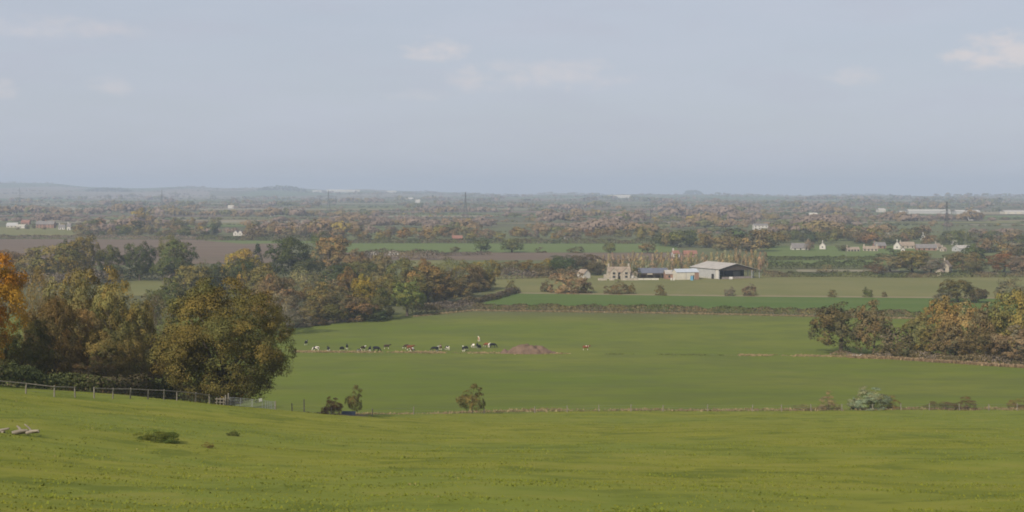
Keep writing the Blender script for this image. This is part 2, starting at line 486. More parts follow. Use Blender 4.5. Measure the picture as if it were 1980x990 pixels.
def crown_mesh(name, kind, seed, k, nleaf, leaf, rmin, rmax, wh=1.0, sub=0):
    """unit crown: about 1 wide, top at z = 1. wh = width/height of the real tree, so the leaves stay leaf-shaped"""
    rng = np.random.default_rng(seed)
    C = crown_clumps(kind, rng, k)
    R = rng.uniform(rmin, rmax, k)
    hue = rng.random(k); bri = rng.uniform(.25, .75, k)
    C0 = C.copy()
    if sub:     # boughs carry smaller sprays on their outer side
        mid0 = np.array([0, 0, C[:, 2].mean() - .08])
        C2 = []; R2 = []; h2 = []; b2 = []
        for i in range(k):
            o = C[i] - mid0; o = o / max(np.linalg.norm(o), 1e-5)
            for _ in range(sub):
                dd = rng.normal(size=3) + o * .9 + np.array([0, 0, .35]); dd /= np.linalg.norm(dd)
                C2.append(C[i] + dd * R[i] * rng.uniform(.6, 1.0)); R2.append(R[i] * rng.uniform(.34, .54))
                h2.append(np.clip(hue[i] + rng.normal(0, .15), 0, 1)); b2.append(np.clip(bri[i] + rng.normal(0, .12), 0, 1))
        C = np.array(C2); R = np.array(R2); hue = np.array(h2); bri = np.array(b2); k = len(C)
    per = rng.multinomial(nleaf, (R ** 2) / (R ** 2).sum())
    P = []; Nn = []; A = []; S = []
    mid = np.array([0, 0, C[:, 2].mean()])
    for i in range(k):
        n = per[i]
        d = rng.normal(size=(n, 3)); d /= np.linalg.norm(d, axis=1, keepdims=True)
        out = C[i] - mid; out = out / max(np.linalg.norm(out), 1e-5)
        flip = (d @ out < -0.2) & (rng.random(n) < .75); d[flip] *= -1
        d[:, 2] = np.where((d[:, 2] < -.45) & (rng.random(n) < .6), -d[:, 2], d[:, 2])
        lump = 1 + 0.22 * np.sin(d[:, 0] * 5 + i) * np.sin(d[:, 1] * 6 + 2 * i) * np.sin(d[:, 2] * 5 + i)
        rr = R[i] * lump * np.where(rng.random(n) < .12, rng.uniform(1.0, 1.35, n), rng.uniform(.72, 1.08, n))
        p = C[i] + d * rr[:, None] * np.array([1, 1, .85 * max(.5, min(1.4, wh))])
        S.append(d * .75 + out * .45 + np.array([0, 0, .2]) + rng.normal(size=(n, 3)) * .16)
        P.append(p); Nn.append(d * 1.0 + rng.normal(size=(n, 3)) * .32 + np.array([0, 0, .2]))
        A.append(np.stack([np.clip(hue[i] + rng.normal(0, .09, n), 0, 1), np.clip(bri[i] + rng.normal(0, .07, n), 0, 1), np.zeros(n)], 1))
    P = np.concatenate(P); Nn = np.concatenate(Nn); A = np.concatenate(A); S = np.concatenate(S)
    P[:, 2] = np.maximum(P[:, 2], 0.015)
    # normalise to the unit box
    q = np.quantile(np.abs(P[:, :2]), .985); P[:, :2] *= 0.5 / q
    zt = np.quantile(P[:, 2], .995); P[:, 2] *= 1.0 / zt
    V, Fq = leaf_quads(P, Nn, leaf, rng)
    return mesh_np(name, V, Fq, [M_LEAF], attr={'v': np.repeat(A, 4, 0)}, normals=S), C0 * np.array([0.5 / q, 0.5 / q, 1 / zt])

def trunk_mesh(name, C, seed, r=0.03, fork=0.3, limbs=9, twigs=0, mat=M_BARK, wh=1.0):
    rng = np.random.default_rng(seed); mb = MB()
    lean = Vector((rng.normal(0, .02), rng.normal(0, .02), 0))
    f = Vector((0, 0, fork)) + lean
    mb.path([(0, 0, -0.03), (0, 0, 0.03), tuple(f * .5), tuple(f)], [r * 1.7, r * 1.15, r, r * .85], 7)
    top = Vector((lean.x * 2, lean.y * 2, min(.85, fork + .42)))
    mb.path([tuple(f), tuple((f + top) / 2 + Vector((.02, -.015, 0))), tuple(top)], [r * .8, r * .5, r * .15], 6)
    idx = rng.permutation(len(C))[:limbs]
    for i in idx:
        e = Vector(C[i]); t0 = rng.uniform(0, .6)
        s0 = f.lerp(top, t0) if e.z > fork + .1 else f * rng.uniform(.75, 1)
        m_ = s0.lerp(e, .5) + Vector((rng.normal(0, .02), rng.normal(0, .02), .03))
        rb = r * rng.uniform(.32, .5)
        mb.path([tuple(s0), tuple(m_), tuple(e)], [rb, rb * .65, rb * .2], 5)
        for _ in range(twigs):
            b = m_.lerp(e, rng.uniform(.0, .9))
            d = Vector((rng.normal(0, .1), rng.normal(0, .1), abs(rng.normal(.1, .06))))
            mb.path([tuple(b), tuple(b + d * .5 + Vector((rng.normal(0, .012), 0, 0))), tuple(b + d)], [rb * .4, rb * .28, rb * .08], 4)
    return mb.mesh(name, mat)

PROTO = {}
def proto(key, kind, seed, k, nleaf, leaf, rmin, rmax, r=.03, fork=.3, limbs=9, twigs=0, bark=None, wh=1.0, sub=0):
    cm, C = crown_mesh('crown_' + key, kind, seed, k, nleaf, leaf, rmin, rmax, wh, sub)
    tm = trunk_mesh('trunk_' + key, C, seed + 50, r, fork, limbs, twigs, bark or M_BARK, wh)
    PROTO[key] = (cm, tm)
# close up
proto('oak_near', 'domed', 1, 135, 110000, .0068, .09, .135, .028, .12, 16, sub=7)
proto('beech_near', 'tall', 2, 60, 60000, .0070, .08, .13, .026, .25, 14, sub=8)
for i in range(3): proto('tall_near%d' % i, ('domed', 'tall', 'broad')[i], 10 + i, 85, 42000, .0092, .08, .14, .02, .2, 14, 1, sub=7)
for i in range(2): proto('thin_near%d' % i, 'thin', 20 + i, 90, 13000, .0075, .05, .11, .016, .18, 34, 7, M_PALEBARK)
proto('sapling', 'broad', 36, 34, 6000, .018, .10, .16, .016, .3, 16, 2, sub=6)
proto('bush_near', 'bush', 31, 40, 16000, .0125, .10, .16, .012, .08, 12, sub=7)
proto('bush_twiggy', 'bush', 32, 40, 10000, .0115, .09, .16, .012, .06, 26, 5, sub=6)
# middle distance
for i in range(4): proto('broad%d' % i, 'broad', 40 + i, 48, 8200, .0190, .12, .18, .03, .2, 10, sub=6)
for i in range(2): proto('spread%d' % i, 'spread', 48 + i, 38, 7600, .0185, .12, .18, .035, .3, 12, sub=6)
for i in range(4): proto('tall%d' % i, 'tall', 52 + i, 50, 8200, .0190, .11, .17, .025, .2, 10, sub=6)
for i in range(3): proto('thin%d' % i, 'thin', 60 + i, 50, 3600, .015, .08, .14, .022, .16, 22, 4, M_PALEBARK)
for i in range(3): proto('bush%d' % i, 'bush', 66 + i, 34, 4400, .024, .15, .22, .015, .08, 6, sub=5)
proto('conifer', 'conifer', 70, 46, 1500, .03, .06, .11, .025, .5, 4)
# far
for i in range(4): proto('far%d' % i, 'broad', 80 + i, 20, 900, .05, .16, .24, .035, .2, 3)
for i in range(3): proto('fartall%d' % i, 'tall', 85 + i, 20, 900, .05, .15, .22, .03, .15, 3)
for i in range(2): proto('farbush%d' % i, 'bush', 90 + i, 12, 300, .07, .16, .24, .02, .08, 2)
for i in range(3): proto('poplar%d' % i, 'poplar', 94 + i, 26, 900, .042, .10, .17, .05, .3, 2)

COL = {'G': (.080, .096, .040), 'g': (.115, .125, .045), 'o': (.185, .155, .062), 'y': (.235, .190, .060), 'b': (.200, .155, .080),
       't': (.245, .185, .105), 'm': (.205, .168, .128), 'r': (.225, .140, .050), 'O': (.50, .235, .028), 'Y': (.300, .230, .05),
       's': (.20, .21, .135), 'd': (.130, .108, .060), 'l': (.165, .165, .06)}
def put_tree(name, label, cat, px, D, w, h, key, c, group=None, parts=True, jit=0.1, sink=0.0, loc=None):
    p = at(px, D) if loc is None else loc
    cm, tm = PROTO[key]
    c = COL[c] if isinstance(c, str) else c
    c = tuple(v * (1 + random.uniform(-jit, jit)) for v in c)
    rz = random.uniform(0, 6.283)
    if parts:
        e = empty(name, (p.x, p.y, p.z - sink), rz, (w, w, h))
        tag(e, label, cat, group)
        cr = link('crown', cm, None, e); cr.color = (*c, 1)
        link('trunk', tm, None, e)
        return e
    o = link(name, cm); o.location = (p.x, p.y, p.z - sink); o.scale = (w, w, h); o.rotation_euler = (0, 0, rz); o.color = (*c, 1)
    tag(o, label, cat, group)
    return o
def tree(px, ytop, wpx, D, key, c, label, name='tree', cat='tree', group=None, parts=True, sink=0.0):
    p = at(px, D)
    ztop = -(ytop - HY) / F * D
    h = ztop - p.z
    w = wpx / F * D
    if h < 0.5 or h > 34: print('TREE HEIGHT', label, round(h, 1), 'w', round(w, 1))
    return put_tree(name, label, cat, px, D, w, max(h, .5), key, c, group, parts, sink=sink)

def ordinal(k):
    return '%d%s' % (k, 'th' if 10 <= k % 100 <= 20 else {1: 'st', 2: 'nd', 3: 'rd'}.get(k % 10, 'th'))

def build_trees():
    # --- near the meadow
    tree(432, 545, 250, 203, 'oak_near', (.152, .140, .048), 'large dense oak with browning domed crown beside the metal gates', 'oak_tree')
    tree(-88, 432, 250, 186, 'beech_near', (.42, .23, .04), 'bright orange beech cut off by the left edge of the view', 'beech_tree')
    W = 'trees in the wood behind the left fence'
    for a in [
        (160, 524, 150, 238, 'tall_near0', (.225, .185, .092), 'yellowing olive tree between the orange beech and the big oak, tallest there'),
        (226, 552, 124, 228, 'tall_near0', (.220, .180, .086), 'golden olive tree just left of the small bare gap beside the big oak'),
        (118, 500, 120, 262, 'thin_near0', 't', 'pale nearly bare tree with upright branches behind the yellowing olive tree'),
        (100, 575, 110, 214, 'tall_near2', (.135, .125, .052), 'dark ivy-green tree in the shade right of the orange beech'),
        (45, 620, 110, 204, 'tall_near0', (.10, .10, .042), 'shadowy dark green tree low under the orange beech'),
        (285, 570, 100, 245, 'thin_near1', 'm', 'thin mauve-brown tree in the gap left of the big oak'),
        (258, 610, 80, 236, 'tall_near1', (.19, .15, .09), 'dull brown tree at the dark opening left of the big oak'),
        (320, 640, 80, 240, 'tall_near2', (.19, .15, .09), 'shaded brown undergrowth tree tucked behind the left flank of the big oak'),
        (150, 600, 130, 222, 'tall_near0', (.235, .18, .08), 'olive brown tree at the front of the left wood above the twiggy bush'),
        (210, 640, 110, 216, 'tall_near2', (.19, .155, .068), 'low olive tree above the pinkish bush behind the left fence'),
        (70, 520, 70, 250, 'thin_near1', 'o', 'thin olive tree showing above the dark ivy-green tree')]:
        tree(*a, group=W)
    tree(190, 684, 120, 202, 'bush_twiggy', (.23, .165, .115), 'pinkish-brown twiggy bush behind the left fence', 'bush', 'bush')
    tree(520, 562, 74, 530, 'tall0', (.26, .16, .055), 'russet-brown tree showing past the upper right of the big oak', group=W)
    # --- left woods in the middle distance
    W2 = 'trees in the left middle-distance wood'
    L = [
        (18, 484, 60, 830, 'broad0', 'b', 'brown tree on the skyline of the left wood nearest the orange beech'),
        (62, 482, 80, 800, 'tall1', 'o', 'olive tree second from the orange beech along the left wood top'),
        (112, 470, 105, 790, 'broad1', 'o', 'broad olive tree with a peaked crown left of the ploughed field'),
        (162, 457, 58, 835, 'broad2', (.17, .14, .055), 'ochre-topped tree at the left end of the ploughed field'),
        (132, 466, 50, 828, 'broad3', 'G', 'dark green tree squeezed beside the ochre-topped tree'),
        (214, 475, 58, 815, 'broad0', 'g', 'dark green oak above the small meadow, leftmost of its three'),
        (270, 470, 62, 822, 'broad3', 'G', 'round dark green oak above the small meadow, middle of its three'),
        (335, 466, 86, 818, 'broad1', 'g', 'widest green oak above the small meadow, rightmost of its three'),
        (325, 451, 42, 880, 'thin0', 'l', 'thin yellow-green tree rising behind the widest green oak'),
        (372, 512, 84, 650, 'broad2', 'o', 'olive tree just over the top left of the big oak'),
        (330, 538, 76, 590, 'tall1', 'g', 'green scrubby tree at the right end of the small meadow'),
        (282, 562, 56, 560, 'bush0', 'g', 'low green scrub in front of the small meadow'),
        (398, 507, 28, 720, 'bush1', 's', 'small pale willow by the edge of the ploughed field'),
        (418, 508, 40, 715, 'broad0', 'G', 'small blue-green tree beside the pale willow'),
        (462, 483, 76, 800, 'broad1', 'Y', 'yellow-crowned willow in front of the ploughed field'),
        (474, 500, 66, 745, 'broad3', 'G', 'blue-green tree below the yellow-crowned willow'),
        (498, 472, 28, 850, 'conifer', (.04, .06, .035), 'dark pointed conifer next to the yellow-crowned willow'),
        (470, 512, 26, 640, 'poplar1', 'y', 'slim yellow tree standing behind the top of the big oak'),
        (510, 510, 80, 640, 'tall2', 'o', 'olive tree between the slim yellow tree and the dark green oak'),
        (567, 460, 98, 840, 'broad1', (.055, .08, .032), 'massive dark green oak standing highest in the middle wood'),
        (600, 500, 60, 790, 'broad0', 'G', 'dark green tree at the right foot of the massive oak'),
        (642, 458, 82, 890, 'broad2', 't', 'tan rounded tree right of the massive dark green oak'),
        (688, 482, 56, 850, 'tall0', 'b', 'brown tree at the left end of the bright green strip field'),
        (620, 448, 50, 960, 'thin1', 'g', 'thin greyish tree peeping between the massive oak and the tan tree'),
        (540, 532, 84, 575, 'tall3', 'b', 'brown tree in the wood front, right of the big oak top'),
        (590, 518, 66, 605, 'thin2', 's', 'pale dead tree with bare radiating branches in the middle wood'),
        (555, 562, 80, 520, 'thin0', 'm', 'greyish bare tree directly right of the big oak'),
        (590, 548, 60, 590, 'tall0', 'o', 'olive tree behind the greyish bare tree'),
        (622, 546, 78, 582, 'tall1', 'o', 'rough olive tree left of the bright yellow tree'),
        (655, 556, 72, 574, 'tall2', 'd', 'dull brown tree next left of the bright yellow tree'),
        (703, 531, 58, 590, 'broad0', 'Y', 'bright yellow tree in the middle of the wood front'),
        (690, 572, 74, 573, 'tall3', 'b', 'brown tree below the bright yellow tree'),
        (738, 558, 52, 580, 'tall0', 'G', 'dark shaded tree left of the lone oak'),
        (602, 582, 62, 562, 'tall1', 'o', 'low olive tree at the wood edge by the cattle field'),
        (640, 588, 60, 566, 'tall2', 'g', 'low green tree at the wood edge below the dull brown tree'),
        (572, 598, 60, 551, 'bush0', 'm', 'mauve scrub at the wood edge just right of the big oak'),
        (610, 612, 52, 556, 'bush2', 'd', 'dark low scrub at the wood edge left of the low green tree'),
        (720, 596, 60, 575, 'bush0', 'G', 'dark green undergrowth left of the lone oak'),
        (787, 545, 72, 597, 'spread0', (.165, .175, .06), 'lone green oak with pale trunk standing forward of the wood'),
        (772, 501, 78, 690, 'broad1', 'l', 'pale-topped olive tree directly above the lone oak'),
        (738, 514, 58, 700, 'tall1', 'b', 'brown tree left of the pale-topped olive tree'),
        (748, 530, 54, 650, 'tall2', 'o', 'olive tree in front of the brown tree above the lone oak'),
        (700, 505, 66, 790, 'broad3', 'g', 'green tree behind the bright yellow tree'),
        (735, 490, 52, 850, 'broad0', 'b', 'brown tree by the white trailers'),
        (655, 510, 70, 770, 'tall3', 'G', 'dark green tree below the tan rounded tree'),
        (672, 516, 40, 690, 'tall0', (.20, .135, .06), 'reddish-topped tree below the dark green tree in the wood'),
        (830, 514, 92, 660, 'broad2', (.215, .155, .065), 'orange-brown tree right of the lone oak top'),
        (806, 530, 50, 650, 'tall3', 'o', 'olive tree between the lone oak and the orange-brown tree'),
        (860, 540, 66, 665, 'broad3', 'o', 'olive tree casting deep shade on the hedge'),
        (872, 497, 74, 720, 'thin1', 'o', 'open-crowned tree with pale stems at the right part of the wood'),
        (905, 508, 62, 735, 'broad0', 'b', 'brown tree near the right end of the wood'),
        (938, 503, 56, 750, 'broad1', 'o', 'olive tree at the right end of the wood top'),
        (895, 538, 64, 700, 'tall0', (.18, .145, .065), 'rusty tree by the right end of the wood'),
        (926, 536, 46, 735, 'tall1', 'b', 'last brown tree at the right tip of the wood'),
        (820, 500, 40, 760, 'tall2', (.20, .135, .06), 'russet tree behind the orange-brown tree'),
        (508, 545, 60, 620, 'tall1', 'b', 'brown tree hidden mostly behind the big oak crown')]
    for a in L:
        nm, ct = ('bush', 'bush') if a[4].startswith('bush') else ('tree', 'tree')
        if 'oak' in a[6].split(' above')[0].split(' top')[0] and 'big oak' not in a[6] and 'lone oak top' not in a[6] and nm == 'tree' and ('oak' in a[6][:30]): nm = 'oak_tree'
        tree(*a, name=nm, cat=ct, group=W2)
    # --- right copse
    W3 = 'trees of the right-hand copse'
    for a in [
        (1626, 588, 118, 452, 'spread1', (.125, .105, .055), 'spreading dark oak with clear trunk at the left end of the right copse'),
        (1688, 582, 70, 442, 'tall1', (.175, .13, .075), 'brown leafy tree right beside the spreading dark oak'),
        (1746, 650, 60, 432, 'bush0', 'd', 'low dark brown scrub between the brown tree and the yellowish tree'),
        (1778, 608, 66, 434, 'tall2', (.21, .175, .075), 'yellowish small tree at the front of the right copse'),
        (1822, 574, 88, 455, 'broad0', (.25, .16, .06), 'tree with orange top in the right copse'),
        (1868, 585, 92, 432, 'tall0', 't', 'tall pale brown tree in the middle of the right copse'),
        (1924, 590, 90, 425, 'tall3', 'b', 'brown tree left of the yellow-green tree at the right edge'),
        (1966, 562, 100, 418, 'broad1', (.21, .18, .065), 'tall yellow-green tree at the right edge of the view'),
        (1845, 632, 92, 424, 'tall1', 'b', 'brown lower tree in front of the tall pale brown tree'),
        (1905, 636, 84, 416, 'tall2', 'd', 'dark brown lower tree at the copse front near the right edge'),
        (1965, 630, 90, 405, 'tall0', 'm', 'mauve-brown lower tree at the right edge of the view'),
        (1798, 640, 70, 430, 'bush2', 'o', 'olive scrub at the copse front under the yellowish small tree'),
        (1716, 662, 50, 440, 'bush1', 'd', 'dark scrub at the foot of the brown leafy tree'),
        (2030, 590, 110, 410, 'tall3', 'o', 'olive tree just beyond the right edge of the view')]:
        nm = 'bush' if a[4].startswith('bush') else ('oak_tree' if 'oak' in a[6][:20] else 'tree')
        tree(*a, name=nm, cat='bush' if nm == 'bush' else 'tree', group=W3)
    tree(1852, 541, 66, 668, 'broad2', (.135, .105, .045), 'dark tree with rusty top standing in the olive field behind the copse')
    tree(1888, 556, 40, 665, 'broad0', 'd', 'dark grey tree right of the rusty-topped tree in the olive field')
    tree(1826, 562, 40, 664, 'bush1', 'm', 'mauve bush at the left foot of the rusty-topped tree', 'bush', 'bush')
    tree(1962, 533, 70, 690, 'bush0', 'm', 'mauve-brown thicket at the right end of the olive field', 'bush', 'bush')
    # --- bushes dotted over the olive field
    B = 'bushes along the dry margin of the olive field'
    for (px, yt, yb, w, key, c, lab) in [
        (1058, 541, 564, 26, 'bush0', 'd', 'dark brown bush at the left foot of the twiggy thicket'),
        (1100, 519, 566, 78, 'bush1', (.30, .23, .14), 'large twiggy tan thicket left of the stone farmhouse'),
        (1134, 546, 567, 26, 'bush2', 'd', 'dark bush at the right foot of the twiggy thicket'),
        (1192, 543, 568, 46, 'bush0', 'b', 'brown bush in the field below the stone farmhouse'),
        (1221, 548, 568, 18, 'bush1', 'o', 'small olive bush touching the brown bush below the farmhouse'),
        (1277, 551, 571, 26, 'bush2', 'o', 'round olive bush below the blue-roofed cart shed'),
        (1412, 554, 572, 24, 'bush0', 'm', 'left of two mauve bushes in the field below the barn'),
        (1450, 549, 572, 30, 'bush1', 'm', 'right of two mauve bushes in the field below the barn'),
        (1609, 560, 574, 22, 'bush2', 'o', 'olive bush alone on the dry margin right of the barn'),
        (1677, 555, 574, 22, 'bush0', 'g', 'tallest green bush on the dry margin right of the barn'),
        (1710, 563, 574, 11, 'bush1', 'd', 'smallest bush on the dry margin right of the barn')]:
        tree(px, yt, w, 54 * F / (yb - HY), key, c, lab, 'bush', 'bush', B)
    tree(988, 541, 24, 725, 'bush2', 'b', 'tall rounded brown bush ending the curving hedge', 'bush', 'bush')
    # --- trees round the farm
    for a in [
        (1090, 494, 56, 872, 'broad3', 'G', 'dark green tree left of the white-gabled outbuilding'),
        (1132, 492, 66, 885, 'broad1', (.10, .085, .055), 'dark brown tree behind the white-gabled outbuilding'),
        (1155, 508, 34, 872, 'broad0', 'd', 'dark shrubby tree at the left wall of the stone farmhouse'),
        (1229, 517, 26, 842, 'bush2', 'G', 'dark round evergreen between farmhouse and cart shed'),
        (1062, 500, 46, 880, 'tall2', 'y', 'yellowish tree in the hedgerow left of the farm'),
        (1024, 503, 40, 880, 'tall0', (.2, .15, .05), 'ochre tree in the hedgerow left of the farm'),
        (990, 505, 60, 880, 'broad2', 'b', 'brown tree in the hedgerow near the wood end'),
        (1042, 512, 60, 868, 'bush0', 'd', 'dark hedgerow bush left of the farm')]:
        tree(*a)
    # --- poplar row
    n = 36
    for i in range(n):
        px = 1148 + i * 9.5 + random.uniform(-2, 2)
        yt = random.uniform(486, 497) - (5 if i > 24 else 0) + (4 if i < 6 else 0)
        ordn = i + 1
        suf = 'th' if 10 <= ordn % 100 <= 20 else {1: 'st', 2: 'nd', 3: 'rd'}.get(ordn % 10, 'th')
        tree(px, yt - 2, 12.5, 905 + random.uniform(-6, 6), 'poplar%d' % (i % 3), random.choice([(.36, .30, .20), (.35, .28, .19), (.34, .31, .16), (.36, .28, .19), (.32, .28, .20)]),
             '%d%s slim tan poplar from the left in the row behind the farm' % (ordn, suf), 'poplar_tree', 'tree', 'poplars in the row behind the farm')
    # --- brown trees in front of the village
    for a in [
        (1722, 494, 66, 905, 'broad0', 'm', 'mauve-brown tree first from the left in front of the village'),
        (1765, 484, 76, 900, 'broad2', 'b', 'broad brown tree in front of the village, left of the stone gable house'),
        (1800, 498, 56, 890, 'broad1', 'm', 'mauve tree touching the left side of the stone gable house'),
        (1862, 488, 72, 905, 'broad3', 'b', 'brown tree touching the right side of the stone gable house'),
        (1890, 505, 50, 880, 'broad0', 'd', 'darker tree right of the stone gable house'),
        (1940, 490, 66, 900, 'broad2', (.2, .12, .065), 'reddish brown tree near the right edge, in front of the village'),
        (1978, 494, 60, 880, 'broad1', 'm', 'mauve tree at the right edge in front of the village'),
        (1690, 508, 40, 890, 'bush1', 'd', 'dark scrub by the hedge left of the mauve-brown tree'),
        (1598, 512, 40, 900, 'farbush0', 'b', 'brown scrub by the hedge right of the barn')]:
        tree(*a)
    tree(930, 462, 36, 1190, 'far0', 'g', 'left of two round green trees on the bright green strip field')
    tree(990, 461, 48, 1180, 'far1', 'g', 'right of two round green trees on the bright green strip field')
    tree(880, 477, 18, 1170, 'far2', 'd', 'small dark tree on the bright green strip field')
    tree(1045, 478, 24, 1175, 'farbush0', 'd', 'dark bush on the strip field right of the two round green trees')
    tree(1114, 477, 36, 1170, 'farbush1', 'd', 'wide dark bush on the strip field left of the poplar row')
    tree(1180, 470, 26, 1165, 'far3', 'g', 'green tree on the strip field behind the poplar row')
    tree(1252, 470, 34, 1160, 'fartall0', 'b', 'brown tree behind the middle of the poplar row')
    tree(1565, 462, 20, 1215, 'fartall1', 'm', 'narrow mauve tree on the green field left of the village')
    tree(1628, 474, 30, 1200, 'far0', 'd', 'dark tree on the green field below the village')
    tree(1840, 492, 40, 1020, 'far1', 'G', 'dark green tree above the stone gable house')
    tree(1720, 480, 50, 1120, 'farbush0', 'G', 'dark green clump below the white-gabled village house')
    # --- named far belts: individuals sharing a look
    def belt(x0, x1, D0, D1, n, hs, cols, group, phrase, keys=('far0', 'far1', 'far2', 'far3', 'fartall0', 'fartall1', 'fartall2'), ws=(1.0, 1.5)):
        words = {'G': 'dark green', 'g': 'green', 'o': 'olive', 'y': 'yellowish', 'b': 'brown', 't': 'tan', 'm': 'mauve-brown', 'r': 'russet', 'd': 'dark', 'Y': 'yellow', 's': 'pale', 'l': 'pale green'}
        seen = {}
        for i in range(n):
            px = x0 + (x1 - x0) * (i + random.uniform(.1, .9)) / n
            c = random.choice(cols); h = random.uniform(*hs); D = random.uniform(D0, D1)
            seen[c] = seen.get(c, 0) + 1
            put_tree('tree', '%s %s tree from left %s' % (ordinal(seen[c]), words[c], phrase), 'tree', px, D, h * random.uniform(*ws), h, random.choice(keys), c, group, parts=False, sink=h * .04)
    belt(1385, 1500, 1190, 1290, 12, (10, 19), 'bbmodGt', 'trees between the barn and the green field', 'in the clump behind the barn roof')
    belt(1270, 1400, 1240, 1330, 10, (9, 16), 'gGobg', 'trees behind the poplar row', 'in the clump behind the red-roofed farm')
    belt(1500, 1700, 1350, 1450, 16, (9, 15), 'Ggbmo', 'trees left of the village', 'behind the green field left of the village')
    belt(1640, 1990, 1290, 1480, 32, (7, 14), 'mbdGbgm', 'trees among the village houses', 'among the village houses')
    belt(1880, 2040, 1000, 1200, 9, (9, 15), 'bmGd', 'trees right of the village', 'right of the village near the right edge')
    belt(640, 1290, 1440, 1560, 40, (7, 13), 'bmrbtmoy', 'trees behind the long hedge', 'behind the long strip-field hedge')
    belt(150, 420, 1480, 1640, 18, (7, 14), 'mbogGbG', 'trees behind the ploughed field', 'in the belt behind the ploughed field')
    belt(470, 660, 1430, 1600, 14, (9, 16), 'mbotd', 'trees beside the white-gabled far house', 'right of the far white-gabled house')
    belt(165, 420, 1700, 2000, 17, (8, 15), 'mbogGyt', 'trees beside the far left houses', 'beside or behind the far left houses')
    belt(20, 165, 1800, 1880, 8, (3, 5), 'mdb', 'low trees before the far left houses', 'low before the far left houses')
    tree(262, 427, 34, 1660, 'far1', 'G', 'large dark green tree behind the ploughed field')
    tree(186, 424, 34, 1700, 'far3', 'g', 'round green tree left of the large dark green tree behind the ploughed field')
    tree(270, 402, 40, 2150, 'fartall2', 'Y', 'golden tree far off above the ploughed field')
build_trees()

# ---------------------------------------------------------------- hedges, scrub and far woodland
def strip_foliage(name, pts, height, width, leaf, density, tints, seed, rag=0.3):
    """leaf mass along a ground polyline [(x, y)], real 3-D hedge"""
    rng = np.random.default_rng(seed)
    pts = np.array(pts, float); seg = np.diff(pts, axis=0); L = np.hypot(seg[:, 0], seg[:, 1]); cum = np.concatenate([[0], np.cumsum(L)])
    n = int(cum[-1] * density)
    s = rng.uniform(0, cum[-1], n)
    x = np.interp(s, cum, pts[:, 0]); y = np.interp(s, cum, pts[:, 1])
    hh = height * (1 + rag * vnoise(s, s * 0 + seed, height * 2.2, seed) + rag * .6 * vnoise(s, s * 0 + seed, height * .9, seed + 1))
    ww = width * (1 + rag * vnoise(s, s * 0, height * 2.5, seed + 2))
    a = rng.uniform(0, np.pi, n)
    rr = rng.uniform(.75, 1.05, n)
    off = np.cos(a) * ww / 2 * rr; up = np.sin(a) ** .6 * hh * rr
    i = np.clip(np.searchsorted(cum, s) - 1, 0, len(seg) - 1)
    nx = -seg[i, 1] / L[i]; ny = seg[i, 0] / L[i]
    P = np.stack([x + nx * off, y + ny * off, land(x, y) + np.maximum(up, .05)], 1)
    Nn = np.stack([nx * np.cos(a), ny * np.cos(a), np.sin(a)], 1) + rng.normal(size=(n, 3)) * .5
    S = np.stack([nx * np.cos(a), ny * np.cos(a), np.sin(a)], 1) + rng.normal(size=(n, 3)) * .22
    V, Fq = leaf_quads(P, Nn, leaf, rng)
    tn = np.array(tints); k = ((vnoise(s, s * 0, height * 3.5, seed + 3) * .5 + .5) * len(tn) + rng.normal(0, .35, n)).astype(int) % len(tn)
    t = tn[k] * rng.uniform(.65, 1.35, (n, 1))
    return mesh_np(name, V, Fq, [M_TINT], attr={'tint': np.repeat(t, 4, 0)}, normals=S)

def hedge(pix, height, width, tints, label, leaf=.5, density=18, seed=1, D=None, name='hedge', rag=.3, cat='hedge'):
    pts = [plain(px, py)[:2] if D is None else (hit(px, py)[0], hit(px, py)[1]) for px, py in pix]
    me = strip_foliage(name, pts, height, width, leaf, density, [COL[c] if isinstance(c, str) else c for c in tints], seed, rag)
    return tag(link(name, me), label, cat)

